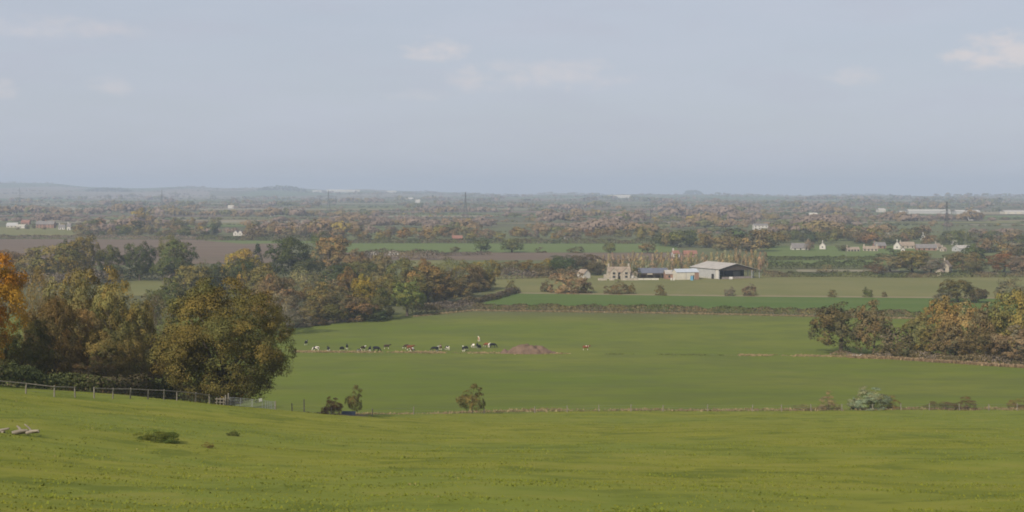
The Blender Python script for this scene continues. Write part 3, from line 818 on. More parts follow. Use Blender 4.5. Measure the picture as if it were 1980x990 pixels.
def build_hedges():
    hedge([(915, 598), (1000, 599.5), (1200, 602), (1400, 605), (1600, 610), (1780, 613)], 2.6, 4.5, 'dbgdo', 'long brown-green hedge between the cattle field and the dark green crop', .32, 75, 101)
    hedge([(800, 608), (850, 603), (915, 598)], 3.0, 5, 'mbdg', 'brambly hedge bank right of the lone oak', .34, 70, 102)
    hedge([(820, 600), (880, 592), (950, 580), (998, 566)], 2.6, 5, 'mbdmb', 'mauve-brown hedge curving up from the wood to the olive field', .34, 70, 103)
    hedge([(560, 633), (640, 625), (720, 618), (748, 615)], 1.4, 6, 'dmb', 'low brown bramble fringe along the wood by the cattle field', .3, 60, 105)
    hedge([(950, 540), (1060, 537), (1120, 536)], 5.5, 6, 'dbmb', 'dark hedgerow left of the farm', .5, 45, 106)
    hedge([(1475, 536), (1600, 535), (1740, 537), (1880, 536), (1990, 536)], 3.2, 5, 'Ggdb', 'dark green hedge along the far side of the olive field', .45, 40, 107)
    hedge([(1480, 520), (1600, 519), (1700, 519.5)], 4.5, 5, 'Ggd', 'dark hedge behind the pale strip right of the barn', .5, 40, 108)
    hedge([(1480, 504), (1620, 503), (1760, 504)], 3.0, 5, 'Gg', 'green hedge crossing the field below the village', .5, 34, 109)
    hedge([(640, 470.5), (800, 470.2), (1000, 471), (1290, 471.5)], 4.5, 7, 'Gdgd', 'long dark hedge along the far side of the bright strip field', .7, 26, 110)
    hedge([(380, 465), (470, 465), (640, 466.5)], 5, 7, 'Gdg', 'dark hedge running left from the bright strip field', .7, 26, 111)
    hedge([(-100, 462), (180, 462), (380, 463)], 4, 7, 'dmb', 'brown hedge along the far side of the ploughed field', .7, 22, 112)
    hedge([(850, 495), (950, 493)], 3, 5, 'dm', 'low dark hedge in the brown strip field', .5, 24, 113)
    hedge([(690, 500), (730, 499), (800, 500), (845, 503)], 6, 8, 'dmdb', 'dark scrub line by the white trailers', .6, 34, 114)
    hedge([(1720, 690), (1800, 695), (1900, 702), (1990, 708)], 2.2, 5, 'dbmd', 'brown bramble fringe along the foot of the right copse', .26, 90, 115, D=1)
    hedge([(1612, 686), (1660, 690), (1725, 692)], 1.2, 3, 'mb', 'low dry bramble patch under the spreading dark oak', .22, 90, 116, D=1)
    # behind the left fence
    pts = [at(px, D)[:2] for px, D in ((-60, 172), (60, 180), (180, 186), (330, 205))]
    me = strip_foliage('hedge', pts, 2.6, 3.5, .2, 260, [COL['G'], COL['g'], COL['d']], 117, .35)
    tag(link('hedge', me), 'dark green bramble hedge right behind the left wire fence', 'hedge')
build_hedges()

def undergrowth():
    """scrub between the trees of the woods that closes the gaps"""
    def row(lab, pts, h, w, tints, seed, dens=26, leaf=.5):
        me = strip_foliage('undergrowth', [at(px, D)[:2] for px, D in pts], h, w, leaf, dens, [COL[c] for c in tints], seed, .45)
        tag(link('undergrowth', me), lab, 'undergrowth', kind='stuff')
    row('brown undergrowth filling the front of the middle wood', [(555, 575), (640, 585), (700, 592), (735, 600)], 4.5, 7, 'bdomb', 201, 60)
    row('olive undergrowth in the heart of the middle wood', [(300, 620), (420, 600), (540, 610), (650, 640), (760, 650), (850, 690), (940, 760)], 6, 12, 'bdogm', 202, 55)
    row('dark undergrowth at the back of the middle wood', [(330, 740), (480, 720), (620, 730), (760, 740), (860, 750), (945, 790)], 7, 12, 'oGbdm', 203, 50, .6)
    row('brown undergrowth at the back of the left wood', [(-60, 760), (60, 770), (190, 790), (225, 800)], 8, 14, 'obdm', 204, 60, .6)
    row('shaded brown undergrowth inside the left wood near the fence', [(-40, 230), (80, 226), (200, 232), (320, 240), (420, 250)], 7, 8, 'dGobd', 205, 240, .22)
    row('brown undergrowth inside the right copse', [(1705, 440), (1780, 436), (1880, 428), (2000, 416)], 8, 9, 'bdmob', 206, 90, .4)
    row('dark undergrowth below the oaks above the small meadow', [(180, 838), (270, 842), (350, 838)], 6, 9, 'dbG', 207, 40, .6)
undergrowth()

def far_woodland():
    """belts of trees in the far plain that read as one mass"""
    rng = np.random.default_rng(99)
    VV = []; FF = []; TT = []; SS = []; nb = 0
    D = 1640.0; rows = []; kk_ = 0
    while D < 11800:
        rows.append((D, kk_ % 3 != 1)); D *= 1.055 if D < 2300 else 1.05; kk_ += 1
    pal = np.array([COL[c] for c in 'bbmmmmobgmtb'])
    pal2 = np.array([COL[c] for c in 'gmgdmmo'])
    for j, (D, wood) in enumerate(rows):
        span = 0.47 * D
        sp = (8.5 if D < 3500 else 11 if D < 6500 else 17) * (1 if wood else .7)
        n = int(2 * span / sp)
        x = np.linspace(-span, span, n) + rng.normal(0, sp * .3, n)
        y = D + D * .028 * vnoise(x, x * 0, D * .16, 300 + j) + rng.normal(0, D * .006, n)
        gate = vnoise(x, x * 0 + 3, D * .055, 400 + j) + .5 * vnoise(x, x * 0 + 3, D * .02, 500 + j)
        pxs = x / y * F + CX
        keep = gate > ((-.25 if D < 2600 else .08 if D < 5000 else .2) if wood else -.7)
        # keep the houses, warehouses and small meadows on the plain in view
        keep &= ~((D < 2020) & (pxs < 170))
        keep &= ~((D > 2500) & (D < 2950) & (pxs > 1735))
        keep &= ~((D > 1640) & (D < 1790) & (pxs > 380) & (pxs < 500))
        x, y = x[keep], y[keep]; n = len(x)
        if n == 0: continue
        h = (rng.uniform(4.5, 11, n) + 4.5 * vnoise(x, x * 0, 150, 600 + j)) * (1.0 if D < 4000 else .9)
        big = np.clip(vnoise(x, x * 0, 60, 800 + j) * .5 + .5 + .25 * vnoise(x, x * 0, 25, 850 + j), 0, 1) ** 1.6
        h = np.clip(3.5 + 12.5 * big + rng.normal(0, 1.2, n), 3, 18)
        if not wood: h = h * .3 + rng.exponential(.5, n)
        w = h * rng.uniform(1.2, 2.1, n) * (1 if wood else 1.5)
        kk = int((150 if D < 2600 else 44 if D < 5000 else 14) * (1 if wood else .5))
        z = land(x, y)
        d = rng.normal(size=(n, kk, 3)); d /= np.linalg.norm(d, axis=2, keepdims=True); d[..., 2] = np.abs(d[..., 2]) * np.where(rng.random((n, kk)) < .25, -.6, 1)
        lump = 1 + .3 * np.sin(d[..., 0] * 4 + x[:, None]) * np.sin(d[..., 2] * 5 + y[:, None])
        rr = rng.uniform(.75, 1.05, (n, kk)) * lump
        P = np.stack([x[:, None] + d[..., 0] * rr * w[:, None] * .5, y[:, None] + d[..., 1] * rr * w[:, None] * .5,
                      z[:, None] + h[:, None] * (.52 + d[..., 2] * rr * .48)], -1).reshape(-1, 3)
        Nn = (d + rng.normal(size=d.shape) * .25 + np.array([0, -.25, .3])).reshape(-1, 3)
        SS.append((d + np.array([0, -.1, .25])).reshape(-1, 3))
        size = np.repeat(w * (.085 if D < 2600 else .15 if D < 5000 else .26) * (1 if wood else 1.3), kk)
        V, Fq = leaf_quads(P, Nn, size, rng, .9)
        usep = (pal if D < 3600 else pal2) if wood else np.array([COL[c] for c in 'GdgG'])
        zone = ((vnoise(x, x * 0, D * .03, 700 + j) * .5 + .5) * len(usep) * 1.5 + rng.normal(0, .6, n)).astype(int) % len(usep)
        tint = usep[zone] * rng.uniform(.88, 1.12, (n, 1)) * np.array([1.10, 1.02, 1.05])
        orange = rng.random(n) < (.02 if D < 3000 else 0)
        tint[orange] = np.array(COL['Y']) * .9
        t = np.repeat(tint, kk, 0) * rng.uniform(.86, 1.14, (n * kk, 1))
        VV.append(V); FF.append(Fq + nb); TT.append(np.repeat(t, 4, 0)); nb += len(V)
    me = mesh_np('far_woodland', np.concatenate(VV), np.concatenate(FF), [M_TINT], attr={'tint': np.concatenate(TT)}, normals=np.concatenate(SS))
    tag(link('far_woodland', me), 'hazy woods and hedgerow trees filling the plain towards the horizon', 'woodland', kind='stuff')
    print('far woodland quads', nb // 4)
far_woodland()

def hill_clump(px, D, w, h, n, label, seed):
    rng = np.random.default_rng(seed)
    p = at(px, D)
    x = p.x + rng.uniform(-w / 2, w / 2, n); y = D + rng.uniform(-30, 30, n)
    prof = np.sqrt(np.maximum(1 - ((x - p.x) / (w / 2)) ** 2, .02))
    P = np.stack([x, y, land(x, y) + rng.random(n) * h * prof], 1)
    V, Fq = leaf_quads(P, rng.normal(size=(n, 3)) + np.array([0, -.5, .6]), h * .3, rng)
    me = mesh_np('wood', V, Fq, [M_TINT], attr={'tint': np.repeat(np.array(COL['G'])[None] * rng.uniform(.7, 1.3, (n, 1)), 4, 0)})
    tag(link('wood', me), label, 'wood', kind='stuff')
hill_clump(1340, 11600, 150, 34, 260, 'small dark clump of trees on the horizon right of centre', 5)
hill_clump(1640, 11500, 620, 20, 500, 'long low wood on the horizon at the right', 6)
hill_clump(545, 9500, 330, 30, 420, 'dark blue wood on the left horizon slope', 7)
hill_clump(210, 9000, 300, 26, 380, 'dark blue wood on the far left slope', 8)

# ---------------------------------------------------------------- grass and dry growth
def tuft_field(name, x, y, hgt, tints, seed, blades=3, spread=.16, width=.05, lift=True):
    rng = np.random.default_rng(seed); n = len(x)
    z = land(x, y) + (near_relief(x, y) if lift else 0)
    P0 = np.repeat(np.stack([x, y, z - .03], 1), blades, 0)
    m = n * blades
    a = rng.uniform(0, 2 * np.pi, m); h = np.repeat(hgt, blades) * rng.uniform(.6, 1.2, m)
    out = np.stack([np.cos(a), np.sin(a), np.zeros(m)], 1)
    side = np.stack([-np.sin(a), np.cos(a), np.zeros(m)], 1) * (width * rng.uniform(.7, 1.4, m) * (np.repeat(hgt, blades) / hgt.mean()))[:, None]
    base = P0 + out * (spread * rng.uniform(0, 1, m) * np.repeat(hgt, blades) / hgt.mean())[:, None]
    tip = base + out * (h * .45)[:, None] + np.array([0, 0, 1]) * h[:, None]
    V = np.stack([base - side, base + side, tip + side * .45, tip - side * .45], 1).reshape(-1, 3)
    Fq = np.arange(4 * m).reshape(m, 4)
    t = np.repeat(tints, blades, 0) * rng.uniform(.8, 1.2, (m, 1))
    return mesh_np(name, V, Fq, [M_TINT], attr={'tint': np.repeat(t, 4, 0)})

def build_grass():
    rng = np.random.default_rng(3)
    n = 150000
    y = 46 + (258 - 46) * rng.random(n) ** 1.25
    x = (rng.random(n) * 2 - 1) * (0.42 * y + 8)
    dens = vnoise(x, y * 1.9, 2.6, 24) + .5 * vnoise(x, y * 1.6, 6.0, 31) + rng.normal(0, .35, n)
    edge = 258 - np.clip((6 - x) / 42, 0, 1) * 52
    k = (dens > -.1) & (y < edge)
    x, y, dens = x[k], y[k], dens[k]
    h = np.clip(.045 + .03 * dens + rng.normal(0, .015, len(x)), .02, .12)
    dark = np.clip((dens - .1) * 1.1, 0, 1)[:, None]
    t = (1 - dark) * np.array([.172, .180, .028]) + dark * np.array([.142, .168, .027])
    dry = rng.random(len(x)) < .004; t[dry] = (.24, .21, .08)
    tag(link('grass', tuft_field('grass', x, y, h, t, 41, 2, .34, .034)), 'tussocky yellow-green grass of the near meadow', 'grass', kind='stuff')
    # dry growth along the fence at the foot of the meadow
    n = 3000
    px = rng.uniform(545, 2060, n)
    D = 258 - np.clip((900 - px) / 370, 0, 1) * 46 + rng.normal(3.5, 1.6, n) + 2.0 * vnoise(px, px * 0, 60, 51)
    x = (px - CX) / F * D
    k = vnoise(px, px * 0, 35, 52) + rng.normal(0, .4, n) > -.55
    x, D = x[k], D[k]; m = len(x)
    t = np.array([[.30, .24, .13], [.26, .20, .11], [.21, .19, .08], [.23, .16, .10]])[rng.integers(0, 4, m)]
    tag(link('dry_grass', tuft_field('dry_grass', x, D, rng.uniform(.10, .36, m), t, 42, 4, .6, .07)), 'strip of tan dry grass and weeds along the fence below the meadow', 'dry grass', kind='stuff')
    # dry line across the cattle field
    n = 5000
    px = np.concatenate([rng.uniform(570, 860, n // 2), rng.uniform(1430, 1640, n // 4), rng.uniform(860, 1430, n // 4)])
    py = np.interp(px, [560, 800, 960, 1200, 1560, 1720], [680, 681.5, 683, 685, 688, 691])
    DD = np.array([hit(a, b).y for a, b in zip(np.linspace(560, 1720, 59), np.interp(np.linspace(560, 1720, 59), [560, 800, 960, 1200, 1560, 1720], [680, 681.5, 683, 685, 688, 691]))])
    D = np.interp(px, np.linspace(560, 1720, 59), DD) + rng.normal(0, 1.6, n)
    x = (px - CX) / F * D
    k = vnoise(px, px * 0, 30, 53) + rng.normal(0, .4, n) > -.2
    px, x, D = px[k], x[k], D[k]; m = len(x)
    t = np.array([[.36, .27, .15], [.30, .22, .12], [.21, .18, .08]])[rng.integers(0, 3, m)]
    mid = (px > 1160) & (px < 1400) & (vnoise(px, px * 0, 22, 54) > .0); t[mid] = np.array([.14, .16, .05])
    h = rng.uniform(.12, .32, m); h[(px > 1100) & (px < 1430) & ~mid] *= .25; h[mid] *= .8
    tag(link('dry_grass', tuft_field('dry_grass', x, D, h, t, 43, 4, .6, .16, False)), 'thin tan line of dry grass crossing the cattle field', 'dry grass', kind='stuff')
    # dry margin along the foot of the right copse and the long hedge
    pxs = rng.uniform(1640, 2050, 2600)
    D = np.interp(pxs, [1640, 1720, 1980, 2050], [hit(1640, 691).y, hit(1720, 694).y, hit(1980, 711).y, hit(2050, 714).y]) + rng.normal(0, 1.0, 2600)
    t = np.array([[.33, .24, .14], [.25, .18, .11]])[rng.integers(0, 2, 2600)]
    tag(link('dry_grass', tuft_field('dry_grass', (pxs - CX) / F * D, D, rng.uniform(.3, .8, 2600), t, 44, 4, .5, .14, False)), 'tan dry grass margin along the foot of the right copse', 'dry grass', kind='stuff')
    pxs = rng.uniform(800, 1790, 4200)
    D = np.array(54 * F / (np.interp(pxs, [800, 915, 1200, 1400, 1780], [612, 600.5, 604.5, 608, 616.5]) - HY)) + rng.normal(0, 1.0, 4200)
    t = np.array([[.31, .24, .14], [.24, .19, .10]])[rng.integers(0, 2, 4200)]
    tag(link('dry_grass', tuft_field('dry_grass', (pxs - CX) / F * D, D, rng.uniform(.2, .55, 4200), t, 45, 4, .6, .16, False)), 'tan dry grass margin along the near side of the long hedge', 'dry grass', kind='stuff')
build_grass()

# ---------------------------------------------------------------- materials for built things
M_WOOD = plain_mat('weathered_wood', (0.27, 0.24, 0.19), .9, .1, .3, 3)
M_STEEL = plain_mat('galvanised_steel', (0.46, 0.47, 0.48), .5, .4, .15, 3, .3)
M_WIRE = plain_mat('wire', (0.25, 0.25, 0.25), .5, .4, .1, 3, .5)
M_SIGN = plain_mat('white_sign', (0.75, 0.73, 0.66), .6, .3, .05)
M_STONE = plain_mat('limestone', (0.47, 0.405, 0.32), .9, .1, .3, .8)
M_STONEROOF = plain_mat('stone_slate', (0.33, 0.26, 0.20), .9, .1, .25, .7)
M_WHITE = plain_mat('white_render', (0.62, 0.58, 0.52), .8, .2, .08, .4)
M_CREAM = plain_mat('cream_sheet', (0.62, 0.57, 0.47), .8, .2, .12, .5)
M_GREYSHEET = plain_mat('grey_sheet', (0.46, 0.45, 0.43), .7, .2, .12, .4)
M_ASBESTOS = plain_mat('fibre_cement_roof', (0.46, 0.42, 0.38), .9, .1, .16, .35)
M_DARKSHEET = plain_mat('brown_cladding', (0.085, 0.065, 0.05), .8, .15, .2, .6)
M_NAVY = plain_mat('navy_sheet', (0.014, 0.022, 0.036), .7, .2, .3, .3)
M_BLUEROOF = plain_mat('blue_grey_roof', (0.15, 0.155, 0.19), .6, .3, .18, .4)
M_TILE = plain_mat('clay_tile', (0.30, 0.15, 0.11), .9, .1, .25, .7)
M_SLATE = plain_mat('slate_roof', (0.22, 0.20, 0.19), .85, .15, .25, .7)
M_BRICK = plain_mat('brick_wall', (0.33, 0.20, 0.145), .9, .1, .2, 1)
M_GLASS = plain_mat('window_glass', (0.03, 0.035, 0.04), .15, .5, .2)
M_DOOR = plain_mat('dark_door', (0.03, 0.028, 0.026), .7, .2, .2)
M_BLUE = plain_mat('bright_blue_paint', (0.15, 0.36, 0.52), .5, .3, .1)
M_CONC = plain_mat('concrete', (0.45, 0.43, 0.38), .9, .1, .2, .6)
M_SOIL = plain_mat('soil', (0.185, 0.125, 0.088), 1, .05, .25, .5, 0, .6)
M_PYLON = plain_mat('pylon_steel', (0.10, 0.105, 0.11), .7, .3, .1)

# ---------------------------------------------------------------- buildings
def gable_shell(L, d, eave, ridge, x0=0.0):
    """pentagon prism along x"""
    mb = MB(); a, b = L / 2, d / 2
    v = []
    for x in (-a + x0, a + x0):
        v += [(x, -b, -.4), (x, b, -.4), (x, b, eave), (x, 0, ridge), (x, -b, eave)]
    return mb.add(v, [(4, 3, 2, 1, 0), (5, 6, 7, 8, 9), (0, 1, 6, 5), (1, 2, 7, 6), (4, 0, 5, 9), (2, 3, 8, 7), (3, 4, 9, 8)])
def gable_roof(L, d, eave, ridge, over=.35, th=.22, slopes=(-1, 1)):
    mb = MB(); a = L / 2 + over; b = d / 2
    k = (ridge - eave) / b
    for s in slopes:
        yo = s * (b + over); zo = eave - k * over
        v = []
        for x in (-a, a):
            v += [(x, 0, ridge + .03), (x, yo, zo + .03), (x, yo, zo + .03 + th), (x, 0, ridge + .03 + th)]
        f = [(0, 1, 2, 3), (7, 6, 5, 4), (3, 2, 6, 7), (4, 5, 1, 0), (1, 5, 6, 2), (0, 3, 7, 4)]
        if s > 0: f = [tuple(reversed(q)) for q in f]
        mb.add(v, f)
    return mb
def house(label, px, py, L, d, eave, ridge, rz, wall, roof, name='house', cat='house', wins=2, chim=1, door=True, rows=1, group=None, D=None, side_win=True):
    p = Vector(plain(px, py)) if D is None else at(px, D)
    e = empty(name, p, rad(rz)); tag(e, label, cat, group)
    gable_shell(L, d, eave, ridge).build('wall', wall, e)
    rf = gable_roof(L, d, eave, ridge).build('roof', roof, e)
    ww = min(1.3, L * .12)
    for r in range(rows):
        zc = eave * (.5 if rows == 1 else (.28 if r == 0 else .74))
        for i in range(wins):
            x = -L / 2 + L * (i + .5) / wins
            if door and r == 0 and i == wins // 2: continue
            MB().box((x, -d / 2 - .03, zc), (ww, .1, 1.3)).build('window', M_GLASS, e)
    if door: MB().box((-L / 2 + L * (wins // 2 + .5) / max(wins, 1), -d / 2 - .03, 1.0), (1.1, .1, 2.0)).build('door', M_DOOR, e)
    if side_win:
        for s in (-1, 1): MB().box((s * (L / 2 + .03), 0, eave * .6), (.1, 1.0, 1.2)).build('window', M_GLASS, e)
    for i in range(chim):
        x = (-L / 2 + .7) if i == 0 else (L / 2 - .7)
        MB().box((x, .0, ridge + .7), (.9, .7, 2.4)).build('chimney', wall, rf)
    return e

def build_farm():
    # ---- stone farmhouse: main range with two front gables and end chimneys
    D = 840.0
    p = at(1196, D); e = empty('farmhouse', p, rad(8), (.86, .86, .80))
    tag(e, 'pale stone farmhouse with two front gables and tall end chimneys', 'house')
    gable_shell(15.5, 6.5, 5.2, 8.6).build('wall', M_STONE, e)
    rf = gable_roof(15.5, 6.5, 5.2, 8.6, .3).build('roof', M_STONEROOF, e)
    for sx in (-1, 1):
        MB().box((sx * 7.0, 0, 9.2), (1.0, .9, 3.6)).box((sx * 7.0, 0, 11.05), (1.2, 1.1, .3)).build('chimney', M_STONE, rf)
    for gx, gw in ((-4.3, 5.4), (4.3, 5.4)):     # gables project to the front
        mb = MB(); a = gw / 2; y0, y1 = -5.2, -3.26
        v = []
        for y in (y0, y1): v += [(gx - a, y, -.4), (gx + a, y, -.4), (gx + a, y, 5.2), (gx, y, 8.0), (gx - a, y, 5.2)]
        mb.add(v, [(0, 1, 2, 3, 4), (9, 8, 7, 6, 5), (1, 6, 7, 2), (5, 0, 4, 9), (0, 5, 6, 1)])
        mb.build('gable', M_STONE, e)
        mr = MB()
        for s in (-1, 1):
            k = 2.8 / a; xo = gx + s * (a + .3); zo = 5.2 - k * .3
            v = []
            for y in (-5.4, -.6): v += [(gx, y, 8.03), (xo, y, zo + .03), (xo, y, zo + .23), (gx, y, 8.25)]
            f = [(0, 1, 2, 3), (7, 6, 5, 4), (3, 2, 6, 7), (4, 5, 1, 0), (1, 5, 6, 2), (0, 3, 7, 4)]
            if s < 0: f = [tuple(reversed(q)) for q in f]
            mr.add(v, f)
        mr.build('roof', M_STONEROOF, e)
        for zc in (1.7, 4.3):
            w_ = MB().box((gx, -5.24, zc), (1.8, .12, 1.5)).build('window', M_GLASS, e)
            MB().box((gx, -5.3, zc - .85), (2.2, .3, .2)).build('sill', M_STONE, w_)
    MB().box((0, -3.3, 1.1), (1.2, .14, 2.2)).build('door', M_DOOR, e)
    MB().box((0, -3.3, 4.2), (1.2, .14, 1.2)).build('window', M_GLASS, e)
    # lower wing on the right and lean-to on the left, set a little back
    mb = MB(); v = []
    for x in (7.8, 12.6): v += [(x, -2.2, -.4), (x, 2.4, -.4), (x, 2.4, 3.2), (x, .1, 5.6), (x, -2.2, 3.2)]
    mb.add(v, [(4, 3, 2, 1, 0), (5, 6, 7, 8, 9), (0, 1, 6, 5), (1, 2, 7, 6), (4, 0, 5, 9), (2, 3, 8, 7), (3, 4, 9, 8)])
    mb.build('wing', M_STONE, e)
    mr = MB(); v = [(7.78, -2.5, 3.0), (12.9, -2.5, 3.0), (12.9, .1, 5.75), (7.78, .1, 5.75), (7.78, -2.5, 3.2), (12.9, -2.5, 3.2), (12.9, .1, 5.95), (7.78, .1, 5.95)]
    mr.add(v, [(3, 2, 1, 0), (4, 5, 6, 7), (0, 1, 5, 4), (1, 2, 6, 5), (2, 3, 7, 6), (3, 0, 4, 7)]).build('wing_roof', M_STONEROOF, e)
    MB().box((-9.0, -.6, 1.4), (2.4, 4.0, 3.6)).build('lean_to', M_STONE, e)
    MB().box((8.6, -3.0, 1.2), (2.2, 1.4, 2.4)).build('porch', M_WHITE, e)
    # ---- garden wall
    q = at(1193, 824); g = empty('garden_wall', q, rad(3)); tag(g, 'low pale stone garden wall in front of the farmhouse', 'wall')
    for i, x in enumerate((-8.5, -3.0, 5.0, 10.0)):
        MB().box((x, 0, .45), (5.2 if i != 1 else 3.0, .5, 1.5)).build('wall_section', M_STONE, g)
        MB().box((x, 0, 1.28), (5.4 if i != 1 else 3.2, .7, .16)).build('coping', M_CONC, g)
    # ---- white gable outbuilding
    house('small outbuilding with bright white gable half hidden by the twiggy thicket', 1129, 538.5, 6.5, 4.8, 2.6, 5.0, -58, M_WHITE, M_STONEROOF, 'outbuilding', 'building', 1, 0, False, D=846, side_win=False)
    # ---- cart shed, long low, blue-grey roof, open front
    p = at(1263, 846); e = empty('cart_shed', p, rad(4)); tag(e, 'long low open-fronted cart shed with blue-grey roof', 'shed')
    Ls = 17.5
    mb = MB(); mb.box((0, 3.2, 1.4), (Ls, .3, 3.6)); mb.box((-Ls / 2 + .15, 0, 1.3), (.3, 6.1, 3.4)); mb.box((Ls / 2 - .15, 0, 1.3), (.3, 6.1, 3.4))
    mb.build('wall', M_BRICK, e)
    mr = MB()
    v = [(-Ls / 2 - .4, -3.6, 3.1), (Ls / 2 + .4, -3.6, 3.1), (Ls / 2 + .4, 3.7, 5.6), (-Ls / 2 - .4, 3.7, 5.6)]
    v += [(x, y, z + .2) for x, y, z in v]
    mr.add(v, [(3, 2, 1, 0), (4, 5, 6, 7), (0, 1, 5, 4), (1, 2, 6, 5), (2, 3, 7, 6), (3, 0, 4, 7)]).build('roof', M_BLUEROOF, e)
    for i in range(5): MB().tube((-Ls / 2 + .3 + i * (Ls - .6) / 4, -3.2, -.3), (-Ls / 2 + .3 + i * (Ls - .6) / 4, -3.2, 3.15), .14).build('post', M_WOOD, e)
    MB().box((0, -3.45, 2.75), (Ls, .12, .7)).build('fascia', M_DARKSHEET, e)
    MB().box((-2.6, -3.54, 2.55), (3.2, .1, .8)).build('board', M_STONE, e)
    q = at(1252, 828); g = empty('yard_wall', q, rad(3)); tag(g, 'low cream block wall in front of the cart shed', 'wall')
    for i in range(3): MB().box((-4.6 + i * 4.5, 0, .35), (4.3, .4, 1.3)).build('wall_section', M_CREAM, g)
    # ---- brown-roofed small shed
    house('small dark-walled shed with grey-brown roof right of the cart shed', 1299, 540, 8.5, 6, 3.2, 5.0, 6, M_BRICK, M_ASBESTOS, 'shed', 'shed', 2, 0, True, D=838, side_win=False)
    # ---- cream block building with two bays and blue-white roof
    p = at(1325, 834); e = empty('cream_shed', p, rad(14)); tag(e, 'cream-walled farm shed with pale blue roof left of the big barn', 'shed')
    gable_shell(13.5, 8, 4.4, 6.0).build('wall', M_CREAM, e)
    gable_roof(13.5, 8, 4.4, 6.0, .3).build('roof', plain_mat('pale_blue_roof', (.50, .53, .58), .7, .2, .12), e)
    MB().box((3.0, -4.06, 1.3), (1.9, .14, 2.6)).build('doorway', M_DOOR, e)
    MB().box((5.6, -4.10, 2.1), (2.6, .2, 4.0)).build('brown_panel', M_BRICK, e)
    MB().box((-1.0, -4.07, 2.0), (.2, .18, 4.6)).build('pilaster', M_GREYSHEET, e)
    q = at(1337.5, 824); g = empty('blue_tank', q); tag(g, 'bright blue upright container beside the cream shed doorway', 'tank')
    MB().box((0, 0, 1.25), (1.5, 1.3, 2.7)).build('body', M_BLUE, g); MB().box((0, 0, 2.7), (1.6, 1.4, .16)).build('lid', M_GREYSHEET, g)
    for i, (px, DD, lb) in enumerate(((1298, 826, 'left'), (1303, 825, 'right'))):
        w = empty('feed_bag', at(px, DD)); tag(w, 'white bulk bag standing by the small dark shed, %s of the pair' % lb, 'bag', 'white bulk bags by the shed')
        b = MB(); b.box((0, 0, .6), (1.0, 1.0, 1.3)); b.build('sack', M_WHITE, w)
        MB().tube((-.4, 0, 1.2), (0, 0, 1.55), .04).tube((0, 0, 1.55), (.4, 0, 1.2), .04).build('loop', M_WHITE, w)
    # ---- the big barn
    W, L = 24.0, 29.0       # gable width (x), length (y, away)
    eave, ridge = 6.0, 8.9
    p = at(1423, 838); e = empty('barn', p, rad(27)); tag(e, 'big open-fronted steel barn with pale roof and dark blue interior', 'barn')
    a = W / 2
    for s, nm in ((-1, 'roof'), (1, 'roof')):
        k = (ridge - eave) / a; xo = s * (a + (.6 if s < 0 else 5.6)); zo = eave - k * (.6 if s < 0 else 5.6)
        v = []
        for y in (-.8, L + .6): v += [(0, y, ridge), (xo, y, zo), (xo, y, zo + .2), (0, y, ridge + .2)]
        f = [(0, 1, 2, 3), (7, 6, 5, 4), (3, 2, 6, 7), (4, 5, 1, 0), (1, 5, 6, 2), (0, 3, 7, 4)]
        if s < 0: f = [tuple(reversed(q)) for q in f]
        MB().add(v, f).build('roof', M_ASBESTOS, e)
    MB().box((-.02, L / 2, ridge + .24), (.7, L + 1.4, .18)).build('ridge_cap', M_CONC, e)
    mb = MB(); mb.add([(-a, 0, eave - .9), (a, 0, eave - .9), (a, 0, eave - .08), (0, 0, ridge - .08), (-a, 0, eave - .08),
                       (-a, .25, eave - .9), (a, .25, eave - .9), (a, .25, eave - .08), (0, .25, ridge - .08), (-a, .25, eave - .08)],
                      [(0, 1, 2, 3, 4), (9, 8, 7, 6, 5), (0, 5, 6, 1), (1, 6, 7, 2), (4, 9, 5, 0)])
    mb.build('gable_cladding', M_DARKSHEET, e)
    MB().box((0, L, 2.9), (W, .25, 6.2)).build('back_wall', M_NAVY, e)
    MB().box((a - .1, L / 2 + 4, 2.7), (.2, L - 9, 5.4)).build('side_wall', M_NAVY, e)
    for i in range(5):
        y0 = 4.0 + i * 5.0
        MB().box((-a + .1, y0 + 2.5, 3.3), (.16, 4.86, 4.9)).build('side_panel', M_GREYSHEET, e)
    MB().box((-a + .1, 2.1, 3.0), (.2, 3.2, 5.6)).build('side_panel', M_WHITE, e)
    MB().box((-a + .12, L / 2 + 1.8, .35), (.3, L - 3.6, 1.3)).build('plinth', M_CONC, e)
    MB().box((-a - .02, 6.4, 1.4), (.2, 2.4, 3.0)).build('doorway', M_DOOR, e)
    for x in (-a + .2, -4, 4, a - .2):
        for y in ((0.35, L - .5) if abs(x) > 5 else (L - .5,)):
            MB().box((x, y, 2.6), (.4, .4, 6.0)).build('post', M_STEEL, e)
    for i in range(6): MB().box((a + 5.2, .4 + i * 5.6, 2.0), (.3, .3, 5.4)).build('lean_to_post', M_STEEL, e)
    MB().box((1.0, .7, .55), (W - 3, .25, 1.5)).build('front_rail', plain_mat('feed_barrier', (.30, .25, .22), .8, .2, .2), e)
    for i in range(5): MB().box((a - 7 + i * 1.5, 9 + i * .6, 2.1), (.8, .5, 3.2)).build('hanging_strip', M_GREYSHEET, e)
    q = at(1413, 829); g = empty('white_bale', q); tag(g, 'white wrapped bale at the barn front', 'bale')
    b = MB(); b.tube((-.9, 0, .85), (.9, 0, .85), .95, .95, 14); b.build('wrap', M_WHITE, g)
    # ---- red-roofed farm behind the poplars
    house('far farmhouse with orange-red roof behind the poplar row, left of the two', 1306, 497, 5, 5, 2.8, 4.9, 10, M_WHITE, M_TILE, chim=1)
    house('far long outbuilding with orange-red roof behind the poplar row', 1334, 497, 10, 6, 2.6, 4.9, 4, M_BRICK, M_TILE, 'outbuilding', 'building', 3, 0)
